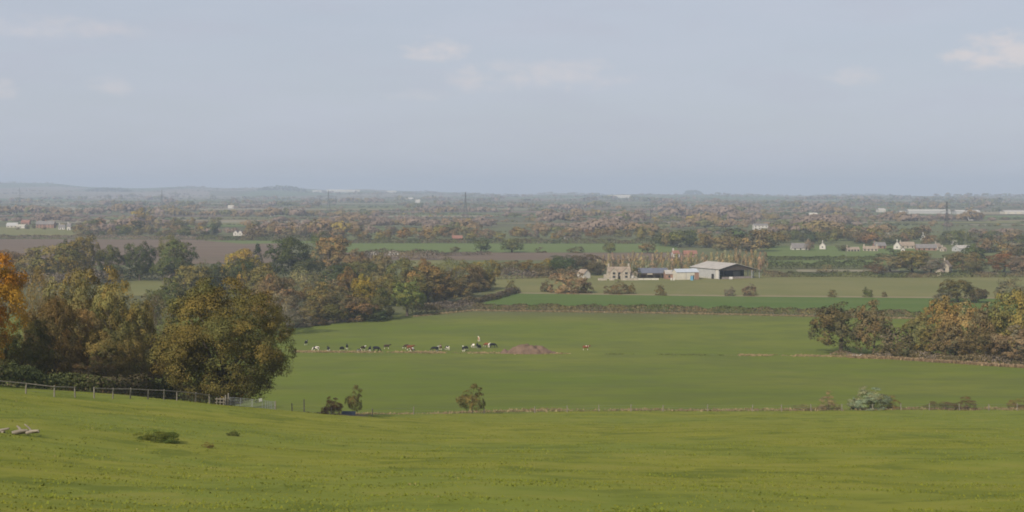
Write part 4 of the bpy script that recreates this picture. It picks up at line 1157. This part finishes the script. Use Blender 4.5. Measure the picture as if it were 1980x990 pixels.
    # white trailers and sheds
    for i, (px, py, w) in enumerate(((720, 493.5, 8), (761, 493.0, 8.0))):
        house('%s of two low white sheds beside the brown strip field' % ('left', 'right')[i], px, py, w, 3, 2.0, 2.8, 2, M_WHITE, M_CREAM, 'shed', 'shed', 2, 0, False)
    house('house with bright orange roof behind the long hedge', 884, 465, 10, 8, 2.4, 5.0, 5, M_BRICK, M_TILE)
    # tall white cottage right of centre
    house('narrow bright white cottage above the poplar row', 1308, 474, 2.6, 3.4, 4.6, 7.4, 12, M_WHITE, M_SLATE, wins=1, door=False)
    house('low white annex beside the narrow bright white cottage', 1302.5, 474.5, 4.6, 4, 2.4, 4.0, 12, M_WHITE, M_WHITE, 'annex', 'building', 1, 0, False)
    house('long white bungalow among trees right of the strip field hedge', 1100, 469, 10, 6, 2.6, 4.2, 2, M_WHITE, M_SLATE, wins=3, chim=0, D=1460)
build_farm()

def build_village():
    H = [
        ('grey-roofed barn with white lower wall at the left end of the village', 1546, 483, 17, 9, 2.6, 8.0, 3, M_WHITE, M_SLATE, 3, 0),
        ('small white house beside a dark tree left of the village', 1591, 482, 5.5, 6, 5.0, 8.5, 70, M_WHITE, M_SLATE, 1, 1),
        ('low cream cottages at the left of the village', 1648, 486, 13, 6, 2.6, 5.0, 12, M_STONE, M_STONEROOF, 4, 1),
        ('row of sunlit cream cottages below the mauve trees', 1683, 485.5, 14, 6, 3.2, 5.6, -14, M_STONE, M_STONEROOF, 4, 2),
        ('brown-roofed house behind the sunlit cream cottages', 1700, 480.5, 12, 8, 4.0, 7.6, 8, M_BRICK, M_SLATE, 3, 1),
        ('village house with tall white gable facing front', 1735, 482, 10, 7, 5.0, 9.8, 72, M_WHITE, M_SLATE, 2, 1),
        ('long stone-roofed range joined right of the tall white gable', 1753, 480.5, 15, 7, 4.2, 8.2, 4, M_STONE, M_STONEROOF, 3, 1),
        ('small white lean-to house in front of the tall white gable', 1746, 487, 3.6, 4, 3.0, 5.0, 70, M_WHITE, M_SLATE, 1, 0),
        ('long dark barn with slate roof in the village middle', 1790, 484, 20, 8, 3.4, 7.4, -4, M_BRICK, M_SLATE, 4, 0),
        ('grey-roofed house right of the long dark barn', 1812, 483, 7, 7, 4.0, 7.8, 40, M_STONE, M_STONEROOF, 1, 1),
        ('little stone cottage low between the village trees', 1824, 486, 4.4, 5, 2.8, 5.0, 30, M_STONE, M_STONEROOF, 1, 1),
        ('wide pale grey steel barn at the right end of the village', 1860, 486, 15, 12, 4.2, 7.2, 18, M_GREYSHEET, M_ASBESTOS, 2, 0),
        ('small bright white house above the pale grey barn', 1845, 473, 5.0, 5, 4.2, 6.4, 10, M_WHITE, M_WHITE, 2, 0),
        ('long low cream stable at the far right of the village', 1890, 482, 14, 5, 2.2, 3.6, 2, M_CREAM, M_SLATE, 6, 0),
        ('white house alone in the trees above the cream cottages', 1719, 459.5, 5.5, 6, 4.6, 7.4, 20, M_WHITE, M_WHITE, 1, 0),
        ('white-gabled house alone in the trees above the long dark barn', 1786, 464, 6, 6, 5.0, 8.5, 55, M_WHITE, M_SLATE, 1, 1),
        ('white fronted house far in the trees by the right pylon', 1840, 459, 4.0, 6, 7.0, 9.5, 15, M_WHITE, M_SLATE, 1, 0)]
    for (lab, px, py, L, d, e_, r_, rz, wl, rf, wn, ch) in H:
        house(lab, px, py, L * .85, d * .85, e_ * .66, r_ * .7, rz, wl, rf, wins=wn, chim=ch, door=False)
    # stone gable house in front of the village
    house('tall stone house end-on between brown trees in front of the village', 1829, 528, 9, 5.5, 4.4, 8.0, 62, M_STONE, M_STONEROOF, wins=2, chim=1, rows=2, D=893)
    house('pale ruined-looking stone outhouse low beside the tall stone house', 1817, 534, 3.6, 4, 2.4, 3.8, 50, M_STONE, M_STONEROOF, 'outhouse', 'building', 1, 0, False, D=868)
    # far left houses
    house('far white barn end at the left, right of its open shed', 41, 441.5, 11, 8, 3.6, 4.8, 2, M_WHITE, M_CREAM, 'barn', 'barn', 1, 0, False, side_win=False)
    house('far grey-roofed open shed at the left edge', 24, 440, 14, 8, 2.6, 6.4, 6, M_CREAM, M_GREYSHEET, 'barn', 'barn', 3, 0, False, side_win=False)
    house('far red-roofed house behind the white barn at the left', 50, 434, 12, 8, 3, 6, 0, M_BRICK, M_TILE)
    house('far brick house with chimneys right of the white barn', 80, 441, 12, 8, 5.2, 9.2, 6, M_BRICK, M_SLATE, wins=3, chim=2, rows=2)
    house('far pinkish brick house in the middle of the left row', 97, 441, 13, 8, 5.2, 9.2, -6, M_BRICK, M_SLATE, wins=3, chim=2, rows=2)
    house('far white-fronted cottage at the right of the left row', 120, 444, 8, 6, 3.2, 6.4, 4, M_WHITE, M_SLATE, wins=3)
    house('narrow white-ended cottage last in the left row', 134, 445, 4.4, 6, 4.6, 8.5, 4, M_WHITE, M_SLATE, wins=1)
    # white gables house behind the ploughed field
    for i, (px, L) in enumerate(((457, 6.0), (466, 6.0), (475, 5.0))):
        house('%s of three joined white gables behind the ploughed field' % ('left', 'middle', 'right')[i], px, 455.5, 7, L * .85, 3.2, 5.8, 84, M_WHITE, M_SLATE, wins=1, chim=0, door=False)
    house('white two-storey building behind the barn trees', 1470, 444, 18, 9, 5.6, 7.6, 3, M_WHITE, M_SLATE, 'building', 'building', 4, 0, rows=2)
    house('white cube-like building far off left of centre', 527, 418, 9, 8, 6, 7.2, 0, M_WHITE, M_WHITE, 'building', 'building', 2, 0, False)
    # warehouses
    for (lab, px, py, L, h) in (('long white warehouse behind the right pylon', 1794, 413, 86, 7.5), ('cream warehouse right of the long white warehouse', 1868, 414, 48, 7.0),
                                ('cream warehouse cut by the right edge of the view', 1972, 414, 70, 6.5), ('small white warehouse left of the long white warehouse', 1742, 414.5, 9, 6),
                                ('far white shed group left of the warehouses', 1703, 410, 14, 7)):
        p = Vector(plain(px, py)); e = empty('warehouse', p); tag(e, lab, 'warehouse')
        MB().box((0, 0, h * .36), (L, 30, h * .9)).build('wall', M_GREYSHEET if 'long' in lab else M_CREAM, e)
        gable_roof(L, 30, h * .8, h * 1.1, .4).build('roof', M_WHITE, e)
        for i in range(max(2, int(L / 14))): MB().box((-L / 2 + (i + .5) * L / max(2, int(L / 14)), -15.08, 2.0), (4, .2, 4)).build('door', M_GREYSHEET, e)
    for (lab, px, D, L, h) in (('far white building strip on the left horizon, longest', 650, 9300, 120, 22), ('far white building strip on the horizon, right of the longest', 682, 9100, 90, 16),
                               ('far small white building on the horizon, leftmost', 613, 9400, 60, 14), ('far pale building on the horizon near centre left', 757, 9600, 60, 16),
                               ('far white hall below the horizon right of centre', 1197, 7000, 110, 14), ('far white house in the blue plain, left of centre', 808, 5000, 16, 10),
                               ('far white hall in the blue plain left of centre', 790, 6200, 40, 9), ('far white farm at the left pylon', 245, 4200, 14, 8),
                               ('far white shed in the blue plain at the left, beside woods', 447, 3600, 14, 8), ('far pale tower house in the trees at the right edge', 1877, 2300, 6, 11),
                               ('far white house in the trees at right centre', 1572, 2600, 14, 7)):
        p = at(px, D); e = empty('building', p); tag(e, lab, 'building')
        gable_shell(L, 14, h * .7, h).build('wall', M_WHITE, e); gable_roof(L, 14, h * .7, h, .5, .3).build('roof', M_CREAM, e)
build_village()

# ---------------------------------------------------------------- pylons and poles
def pylon_meshes():
    H = 46.0
    def w(z): return 4.2 * (1 - z / 26) + 1.1 * (z / 26) if z < 26 else 1.1 - .7 * (z - 26) / 20
    mb = MB(); lv = [0, 6, 11.5, 16.5, 21, 25, 29, 33, 37, 41, 46]
    c4 = ((-1, -1), (1, -1), (1, 1), (-1, 1))
    for i in range(len(lv) - 1):
        z0, z1 = lv[i], lv[i + 1]
        for j, (a, b) in enumerate(c4):
            p0 = (a * w(z0), b * w(z0), z0 - (.5 if i == 0 else 0)); p1 = (a * w(z1), b * w(z1), z1)
            mb.tube(p0, p1, .20, .18, 4)
            a2, b2 = c4[(j + 1) % 4]
            mb.tube((a * w(z0), b * w(z0), z0), (a2 * w(z1), b2 * w(z1), z1), .10, None, 4)
            mb.tube((a2 * w(z0), b2 * w(z0), z0), (a * w(z1), b * w(z1), z1), .10, None, 4)
    tower = mb.mesh('lattice_tower', M_PYLON)
    arms = []
    for z, r in ((27, 7.2), (33.5, 9.2), (40, 6.6)):
        m = MB()
        for s in (-1, 1):
            for b in (-1, 1):
                m.tube((s * .6, b * w(z), z), (s * r, 0, z + .2), .13, None, 4); m.tube((s * .6, b * w(z), z + 2), (s * r, 0, z + .2), .10, None, 4)
            m.tube((s * r, 0, z + .2), (s * r, 0, z - 2.4), .14, .1, 5)
        arms.append(m.mesh('crossarm', M_PYLON))
    return tower, arms
def build_pylons():
    tower, arms = pylon_meshes()
    for px, D, h, lab in ((900, 2250, 46, 'tall lattice pylon at the middle of the far plain'), (635, 3150, 47, 'lattice pylon left of the middle pylon, further off'),
                          (313, 3600, 48, 'faint lattice pylon above the ploughed field'), (38, 4000, 52, 'faint lattice pylon at the far left'),
                          (1831, 1500, 39, 'lattice pylon rising behind the village at the right'), (1258, 2000, 24, 'short lattice pylon above the poplar row')):
        p = at(px, D); s = h / 46
        e = empty('pylon', p, rad(20), (s, s, s)); tag(e, lab, 'pylon', 'pylons across the plain')
        link('lattice_tower', tower, None, e)
        for a in arms: link('crossarm', a, None, e)
    for i, (px, py, h, lab) in enumerate(((213, 469, 8.5, 'wooden pole at the far edge of the ploughed field, left one'), (286, 467, 9, 'wooden pole at the far edge of the ploughed field, right one'),
                                          (410, 462, 8, 'wooden pole left of the white gables'), (1556, 486, 10, 'wooden pole beside the grey-roofed barn of the village'),
                                          (1636, 506, 9, 'wooden pole by the hedge below the village'), (836, 462, 9, 'wooden pole by the long hedge left of the orange roof'), (683, 464, 10, 'wooden pole at the left end of the long hedge'))):
        e = empty('utility_pole', Vector(plain(px, py))); tag(e, lab, 'pole', 'wooden utility poles')
        MB().tube((0, 0, -.5), (0, 0, h), .17, .12).build('pole', M_WOOD, e)
        MB().box((0, 0, h - .6), (1.8, .12, .14)).build('crossarm', M_WOOD, e)
build_pylons()

# ---------------------------------------------------------------- fences, gates and small things on the meadow
POST = MB().tube((0, 0, -.3), (0, 0, 1.0), .062, .055, 8).tube((0, 0, 1.0), (0, 0, 1.03), .055, .02, 8).mesh('post', M_WOOD)
def ground_pt(px, D):
    x = (px - CX) / F * D
    return Vector((x, D, gz(x, D) + float(near_relief(np.array([x]), np.array([D]))[0])))
def fence(label, posts, height, rails, wires, name='fence'):
    p0 = ground_pt(*posts[0]); e = empty(name, p0); tag(e, label, 'fence')
    pts = [ground_pt(*q) for q in posts]
    for p in pts:
        o = link('post', POST, None, e); o.location = p - p0; o.scale = (1.5, 1.5, height * random.uniform(.94, 1.06)); o.rotation_euler = (random.uniform(-.04, .04), random.uniform(-.04, .04), random.uniform(0, 3))
    for i in range(len(pts) - 1):
        a, b = pts[i] - p0, pts[i + 1] - p0
        if i in rails:
            MB().tube(a + Vector((0, -.07, height * .95)), b + Vector((0, -.07, height * .95)), .055, None, 6).build('rail', M_WOOD, e)
        for k, zz in enumerate(wires):
            MB().tube(a + Vector((0, 0, height * zz)), b + Vector((0, 0, height * zz)), .012, None, 4).build('wire', M_WIRE, e)
    return e
def build_fences():
    lp = [(-70, 160), (-10, 163), (50, 166), (105, 168), (145, 171), (182, 173), (218, 176), (252, 178.5), (286, 181), (317, 183.5), (342, 186), (378, 189), (405, 192), (437, 194.5)]
    fence('weathered post and rail fence along the crest of the meadow at the left', lp, 1.28, {1, 2, 3, 5, 6, 7, 8, 9, 10, 11}, (.3, .62), 'fence')
    rp = [(565, 205), (640, 216), (720, 226), (800, 238), (936, 252), (1034, 256), (1097, 256.5), (1158, 257), (1220, 257), (1282, 257), (1368, 257.5), (1455, 258), (1511, 258), (1568, 258), (1628, 258), (1687, 258), (1742, 258), (1797, 258), (1855, 258), (1912, 258), (1967, 258), (2040, 258)]
    fence('thin post and wire fence along the foot of the meadow', rp, 1.22, set(), (.25, .55, .9), 'fence')
    hp = [(1495, 609.5), (1514, 609.8), (1534, 610.2), (1555, 610.6), (1574, 611)]
    pts = [(a, 54 * F / (b - HY) - 3.2) for a, b in hp]
    fence('row of short pale posts in front of the long hedge', pts, 1.35, set(), (.5, .9), 'fence')
    # gates: two galvanised field gates meeting at a post
    def gate(label, pxa, Da, pxb, Db, bars, sheep):
        a, b = ground_pt(pxa, Da), ground_pt(pxb, Db); e = empty('field_gate', a, math.atan2(b.y - a.y, b.x - a.x)); tag(e, label, 'gate', 'galvanised field gates by the big oak')
        L = (b - a).length - .1; dz = b.z - a.z
        k = dz / L
        for i in range(bars):
            z = .2 + i * (1.02 / (bars - 1))
            MB().tube((.05, 0, z), (L, 0, z + dz), .028, None, 6).build('bar', M_STEEL, e)
        for x in [.05, L] + [L * f for f in ((.5,) if not sheep else (.45, .6, .7, .8, .88))]:
            MB().tube((x, .03, .16 + k * x), (x, .03, 1.25 + k * x), .034, None, 6).build('upright', M_STEEL, e)
        return e
    gate('galvanised five-bar field gate next to the wooden gate posts under the oak', 444, 195, 487, 197, 6, False)
    g2 = gate('galvanised field gate with close uprights and a white notice, right of the pair', 488, 197, 531, 199.5, 6, True)
    s = MB().box((1.3, -.06, 1.0), (.5, .03, .42)).build('notice', M_SIGN, g2)
    for px, D, h, lab in ((441.5, 195, 1.75, 'thick pale gate post left of the field gates'), (436, 194, 1.45, 'shorter pale post left of the thick gate post'), (532.5, 199.6, 1.3, 'grey gate post at the right end of the field gates'),
                          (588, 206, 2.0, 'tall weathered post standing alone right of the field gates'), (936, 250, 1.35, 'short dark stake beside the small round tree')):
        p = ground_pt(px, D); e = empty('post', p); tag(e, lab, 'post')
        MB().tube((0, 0, -.4), (0, 0, h), .10, .085, 9).build('shaft', M_WOOD, e); MB().tube((0, 0, h), (0, 0, h + .06), .085, .02, 9).build('top', M_WOOD, e)
    # leaning stile rails beside the gate post
    a = ground_pt(425, 193.5); e = empty('stile', a); tag(e, 'little broken timber stile between the oak trunk and the gate post', 'stile')
    for i in range(3): MB().box((-.4 + i * .45, 0, .45), (.1, .1, 1.3)).build('upright', M_WOOD, e)
    for z in (.45, .9): MB().box((0.05, -.1, z), (1.3, .06, .12)).build('rail', M_WOOD, e)
    # blue cattle trough
    p = ground_pt(674, 226); e = empty('water_trough', p, rad(-6)); tag(e, 'low blue trough on the mud right of the rusty bush', 'trough')
    m = MB(); m.box((0, 0, .06), (2.0, .8, .12)); m.box((0, -.4, .35), (2.0, .06, .6)); m.box((0, .4, .35), (2.0, .06, .6)); m.box((-1, 0, .35), (.06, .86, .6)); m.box((1, 0, .35), (.06, .86, .6))
    m.build('basin', plain_mat('blue_plastic', (.12, .15, .21), .5, .3, .15), e)
    MB().box((0, 0, .5), (1.9, .74, .02)).build('water', M_GLASS, e)
    # mud at the gateway
    rng = np.random.default_rng(5)
    pts = [ground_pt(px, D) + Vector((0, 0, .06)) for px, D in ((538, 203), (600, 206), (680, 216), (716, 224), (708, 233), (640, 232), (570, 224), (545, 214))]
    me = bpy.data.meshes.new('mud'); c = sum(pts, Vector()) / len(pts)
    me.from_pydata([tuple(c)] + [tuple(p) for p in pts], [], [(0, 1 + (i + 1) % len(pts), 1 + i) for i in range(len(pts))]); me.materials.append(FM['mud']); me.update()
    if me.polygons[0].normal.z < 0: me.flip_normals()
    tag(link('mud', me), kind='structure')
    # bushes and saplings along the foot of the meadow
    def bush(px, ytop, w, D, key, c, lab, nm='bush', ct='bush'):
        tree(px, ytop, w, D, key, c, lab, nm, ct)
    bush(643, 767, 44, 222, 'bush_near', (.22, .12, .075), 'rusty red-brown bush beside the blue trough')
    bush(686, 745, 34, 230, 'sapling', (.15, .15, .06), 'thin little tree behind the blue trough', 'sapling', 'tree')
    bush(913, 743, 54, 250, 'sapling', (.15, .15, .06), 'small round tree standing alone at the meadow fence', 'sapling', 'tree')
    bush(1603, 757, 48, 262, 'bush_twiggy', (.24, .20, .15), 'grey-brown twiggy bush left of the silvery willow bush')
    bush(1683, 747, 86, 262, 'bush_near', (.27, .275, .185), 'silvery grey-green willow bush at the meadow fence')
    bush(1722, 764, 40, 262, 'bush_twiggy', 'b', 'brown stems at the right side of the silvery willow bush')
    bush(1868, 766, 50, 262, 'bush_twiggy', (.15, .09, .065), 'dark brown bramble mound by the fence near the right edge')
    bush(1830, 778, 90, 262, 'bush_twiggy', (.13, .085, .06), 'low dark bramble spread left of the bramble mound')
    bush(1972, 770, 50, 264, 'bush_twiggy', 'b', 'brown bramble at the fence by the right edge')
    bush(1560, 783, 60, 262, 'bush_twiggy', 't', 'low tan weeds at the fence left of the twiggy bush')
    # dark nettle patch, dock and pale branches on the near meadow
    p = hit(303, 853); w = 98 / F * p.y
    put_tree('nettle_patch', 'dark green nettle patch on the near meadow', 'plants', 303, p.y, w, .85, 'bush_near', (.085, .105, .036), loc=p, sink=.1)
    p = hit(402, 866)
    put_tree('dock_plant', 'small reddish dock plant right of the nettle patch', 'plants', 402, p.y, 1.0, .45, 'bush_twiggy', (.15, .09, .04), loc=p, sink=.05)
    p = hit(450, 842)
    put_tree('thistle_clump', 'small green thistle clump on the meadow above the dock plant', 'plants', 450, p.y, 1.2, .4, 'bush_near', (.10, .115, .04), loc=p, sink=.05)
    p = hit(34, 840); e = empty('fallen_branches', p); tag(e, 'bleached fallen branches lying on the meadow at the left edge', 'branches')
    for i, (x, ln, az_, el_, r) in enumerate(((-1.5, 1.0, .2, .3, .12), (-.9, .9, 2.6, .25, .13), (-.3, 1.1, .5, .15, .15), (.2, .8, 2.2, .5, .10), (.6, 1.0, -.4, .2, .11), (.9, .9, 2.5, .6, .07), (-.1, 1.5, 0.1, .02, .13), (-2.0, .6, 1.2, .9, .11))):
        d = Vector((math.cos(az_) * math.cos(el_), math.sin(az_) * math.cos(el_) * .5, math.sin(el_))) * ln
        a = Vector((x, random.uniform(-.3, .3), .1))
        MB().path([tuple(a), tuple(a + d * .5 + Vector((0, .05, .04))), tuple(a + d)], [r, r * .85, r * .5], 8).build('branch', M_PALEBARK, e)
    # pale felled log under the right copse
    p = hit(1659, 690.5); e = empty('felled_log', p); tag(e, 'whitish felled log lying under the spreading dark oak', 'log')
    MB().path([(-1.8, 0, .3), (0, .1, .38), (1.6, .2, .25)], [.3, .28, .2], 9).build('trunk', M_SIGN, e)
    MB().path([(.2, 0, .4), (1.0, -.4, .9)], [.14, .06], 7).build('branch_stub', M_SIGN, e)
build_fences()

def build_mound():
    p = hit(1020, 683)
    L, W, H = 18.0, 9.0, 2.8
    n, m = 60, 34; V = []
    for j in range(m):
        for i in range(n):
            u, v = i / (n - 1) * 2 - 1, j / (m - 1) * 2 - 1
            x, y = u * L / 2, v * W / 2
            r = abs(u) ** 1.5 * .95 + abs(v) ** 1.6
            h = H * max(0, 1 - r) ** .72
            h += .8 * float(vnoise(np.array([x]), np.array([y]), 1.5, 61)[0]) * min(1, h) + .18 * float(vnoise(np.array([x]), np.array([y]), .6, 62)[0]) * min(1, h)
            if u > .25: h *= 1 - .3 * (u - .25)
            V.append((x, y, h - .12))
    Fq = [(j * n + i, j * n + i + 1, (j + 1) * n + i + 1, (j + 1) * n + i) for j in range(m - 1) for i in range(n - 1)]
    me = mesh_np('soil_heap', np.array(V), np.array(Fq), [M_SOIL], smooth_=True)
    o = link('soil_heap', me); o.location = p; tag(o, 'long reddish-brown soil heap in the cattle field', 'heap')
build_mound()

# ---------------------------------------------------------------- cattle
def cow_material():
    m, t, out = new_mat('cow_hide')
    p = t.nodes.new('ShaderNodeBsdfPrincipled'); p.inputs['Roughness'].default_value = .7; p.inputs['Specular IOR Level'].default_value = .15
    oi = t.nodes.new('ShaderNodeObjectInfo'); tc = t.nodes.new('ShaderNodeTexCoord')
    off = t.nodes.new('ShaderNodeVectorMath'); off.operation = 'SCALE'; off.inputs[0].default_value = (17, 31, 11); t.links.new(oi.outputs['Random'], off.inputs[3])
    ad = t.nodes.new('ShaderNodeVectorMath'); ad.operation = 'ADD'; t.links.new(tc.outputs['Object'], ad.inputs[0]); t.links.new(off.outputs[0], ad.inputs[1])
    nz = noise(t, ad.outputs[0], 1.15, 2, .4)
    sep = t.nodes.new('ShaderNodeSeparateXYZ'); t.links.new(tc.outputs['Object'], sep.inputs[0])
    thr = mathn(t, 'ADD', nz, mathn(t, 'MULTIPLY', mathn(t, 'SUBTRACT', oi.outputs['Alpha'], .55), .8))
    patch = smooth(t, thr, .50, .53)
    legs = smooth(t, sep.outputs[2], .50, .38)
    legs = mathn(t, 'MULTIPLY', legs, smooth(t, oi.outputs['Alpha'], .1, .3))
    wf = mathn(t, 'MAXIMUM', patch, legs)
    c = mixc(t, wf, oi.outputs['Color'], (.72, .66, .56))
    t.links.new(c, p.inputs['Base Color']); t.links.new(p.outputs[0], out.inputs[0])
    return m
def cow_mesh(name, grazing, mat):
    V = []; E = []; R = []
    def chain(pts, rs, root=None):
        prev = root
        for q, r in zip(pts, rs):
            V.append(q); R.append(r if isinstance(r, tuple) else (r, r)); i = len(V) - 1
            if prev is not None: E.append((prev, i))
            prev = i
        return prev
    b0 = chain([(-.2, 0, 1.06)], [(.34, .38)])
    hip = chain([(-.72, 0, 1.12)], [(.27, .28)], b0)
    tailhead = chain([(-.93, 0, 1.18), (-1.03, 0, .95), (-1.02, 0, .5)], [.09, .03, .035], hip)
    sh = chain([(.36, 0, 1.08)], [(.30, .36)], b0)
    wth = chain([(.62, 0, 1.08)], [(.22, .28)], sh)
    if grazing: head = chain([(.92, 0, .86), (1.14, 0, .55), (1.24, 0, .32), (1.30, 0, .12)], [(.14, .19), (.13, .14), (.11, .11), (.085, .09)], wth)
    else: head = chain([(.88, 0, 1.25), (1.10, 0, 1.42), (1.30, 0, 1.34), (1.50, 0, 1.22)], [(.14, .19), (.13, .14), (.11, .11), (.085, .09)], wth)
    pole = len(V) - 3
    for s in (-1, 1):
        q = V[pole]; chain([(q[0] - .04, s * .12, q[2] + .07), (q[0] - .06, s * .27, q[2] + .07)], [.04, .03], pole)
        chain([(-.68, s * .2, .86), (-.60, s * .22, .66), (-.82, s * .22, .46), (-.78, s * .22, .22), (-.76, s * .22, .0)], [(.15, .15), .11, .065, .05, .06], hip)
        chain([(.48, s * .2, .78), (.50, s * .21, .46), (.49, s * .21, .22), (.51, s * .21, .0)], [.13, .075, .05, .06], sh)
    chain([(-.45, 0, .68)], [.13], b0)
    me = bpy.data.meshes.new(name + '_cage'); me.from_pydata(V, E, []); me.update()
    o = bpy.data.objects.new(name, me); col.objects.link(o)
    md = o.modifiers.new('skin', 'SKIN')
    for i, r in enumerate(R): me.skin_vertices[0].data[i].radius = r
    me.skin_vertices[0].data[b0].use_root = True
    o.modifiers.new('sub', 'SUBSURF').levels = 1
    dg = bpy.context.evaluated_depsgraph_get()
    res = bpy.data.meshes.new_from_object(o.evaluated_get(dg))
    bpy.data.objects.remove(o)
    res.name = name; res.materials.clear(); res.materials.append(mat)
    for pl in res.polygons: pl.use_smooth = True
    return res
def build_cows():
    mat = cow_material()
    gm, sm = cow_mesh('cow_grazing', True, mat), cow_mesh('cow_standing', False, mat)
    BK, BR, RD, TN, DB = (.012, .012, .014), (.10, .042, .022), (.17, .055, .025), (.36, .20, .10), (.045, .026, .018)
    # px, py (feet), heading deg (0 = facing right, 90 = away), pose, colour, white amount, size, label
    L = [(592, 667, 80, 's', BK, .42, 1, 'black cow with white hind legs, leftmost of the herd'),
         (611, 678.5, 170, 'g', BK, .62, 1, 'cow with white front half and black rear, second from the left'),
         (635, 679.5, 110, 's', BK, .40, 1, 'black cow seen from behind, third from the left'),
         (661, 679, 60, 'g', BK, .38, 1, 'black cow with one white foot, fourth from the left'),
         (671, 675, 100, 's', BK, .36, 1, 'black cow behind the fourth cow from the left'),
         (694, 680, 30, 'g', BK, .62, .62, 'small black and white calf left of the brown-backed cow'),
         (702, 678, 50, 's', DB, .55, 1, 'dark brown and white cow beside the calf'),
         (715, 679.5, 85, 's', BK, .42, 1, 'black cow with white legs left of the big black cow'),
         (728, 680, -20, 'g', BK, .05, 1.18, 'big all-black cow grazing, largest of the herd'),
         (748, 674.5, 10, 's', DB, .42, .95, 'dark brown cow with white legs right of the big black cow'),
         (787, 674.5, 175, 'g', DB, .40, 1, 'dark cow behind the red-brown pair'),
         (793, 677, 15, 's', RD, .42, 1.05, 'red-brown cow standing broadside in the middle group'),
         (797, 680.5, 60, 'g', RD, .55, .95, 'red-brown and white cow in front of the broadside one'),
         (840, 679, 175, 'g', BK, .15, 1.0, 'black cow grazing to the left, left end of the middle cluster'),
         (846, 678.5, 80, 's', BK, .55, 1, 'black and white cow in the middle cluster'),
         (852, 676.5, 95, 's', BR, .45, 1.08, 'brown cow standing tall in the middle cluster'),
         (865, 677, 130, 'g', BK, .62, .95, 'mostly white cow right of the middle cluster'),
         (896, 679.5, 100, 's', BK, .42, 1.05, 'black cow with a white hind foot, left of a close pair'),
         (901, 677.5, 60, 'g', BK, .35, .95, 'black cow with a white band, right of a close pair'),
         (915, 672.5, 120, 'g', DB, .55, .95, 'brown and white cow left of the two black cows'),
         (923, 673, 95, 's', BK, .20, 1.05, 'black cow seen from behind, left of two together'),
         (927, 675.5, 70, 'g', BK, .18, 1.0, 'black cow grazing, right of two together'),
         (926, 660, 100, 's', TN, .45, 1, 'tan cow with white legs furthest back in the herd'),
         (941, 671, 150, 'g', RD, .35, .95, 'bright red-brown cow left of the right-end black cow'),
         (946, 671.8, 80, 's', TN, .68, .9, 'nearly white cow between the red-brown and the black cow'),
         (953, 672.5, 10, 'g', BK, .10, 1.05, 'black cow broadside at the right end of the herd'),
         (1133, 677, 0, 's', RD, .42, 1.0, 'lone red-brown cow with white face right of the soil heap')]
    for px, py, hd, pose, c, wh, s, lab in L:
        p = hit(px, py); o = link('cow', gm if pose == 'g' else sm); o.location = (p.x, p.y, p.z - .02)
        o.rotation_euler = (0, 0, rad(hd)); o.scale = (s * 1.08, s * 1.08, s * 1.08); o.color = (*c, wh)
        tag(o, lab, 'cow', 'cattle grazing in the middle field')
build_cows()

# ---------------------------------------------------------------- air
def build_haze():
    m, t, out = new_mat('haze_air')
    pv = t.nodes.new('ShaderNodeVolumePrincipled')
    pv.inputs['Color'].default_value = (0.565, 0.655, 0.82, 1); pv.inputs['Density'].default_value = HAZE
    pv.inputs['Anisotropy'].default_value = 0.0
    t.links.new(pv.outputs[0], out.inputs['Volume'])
    mb = MB(); z0, z1 = -330.0, 90.0
    o = mb.box((0, 7600, (z0 + z1) / 2), (26000, 18400, z1 - z0)).build('haze', m)
    tag(o, 'pale blue haze lying over the whole plain', 'haze', kind='stuff')
HAZE = 1.4e-4
build_haze()
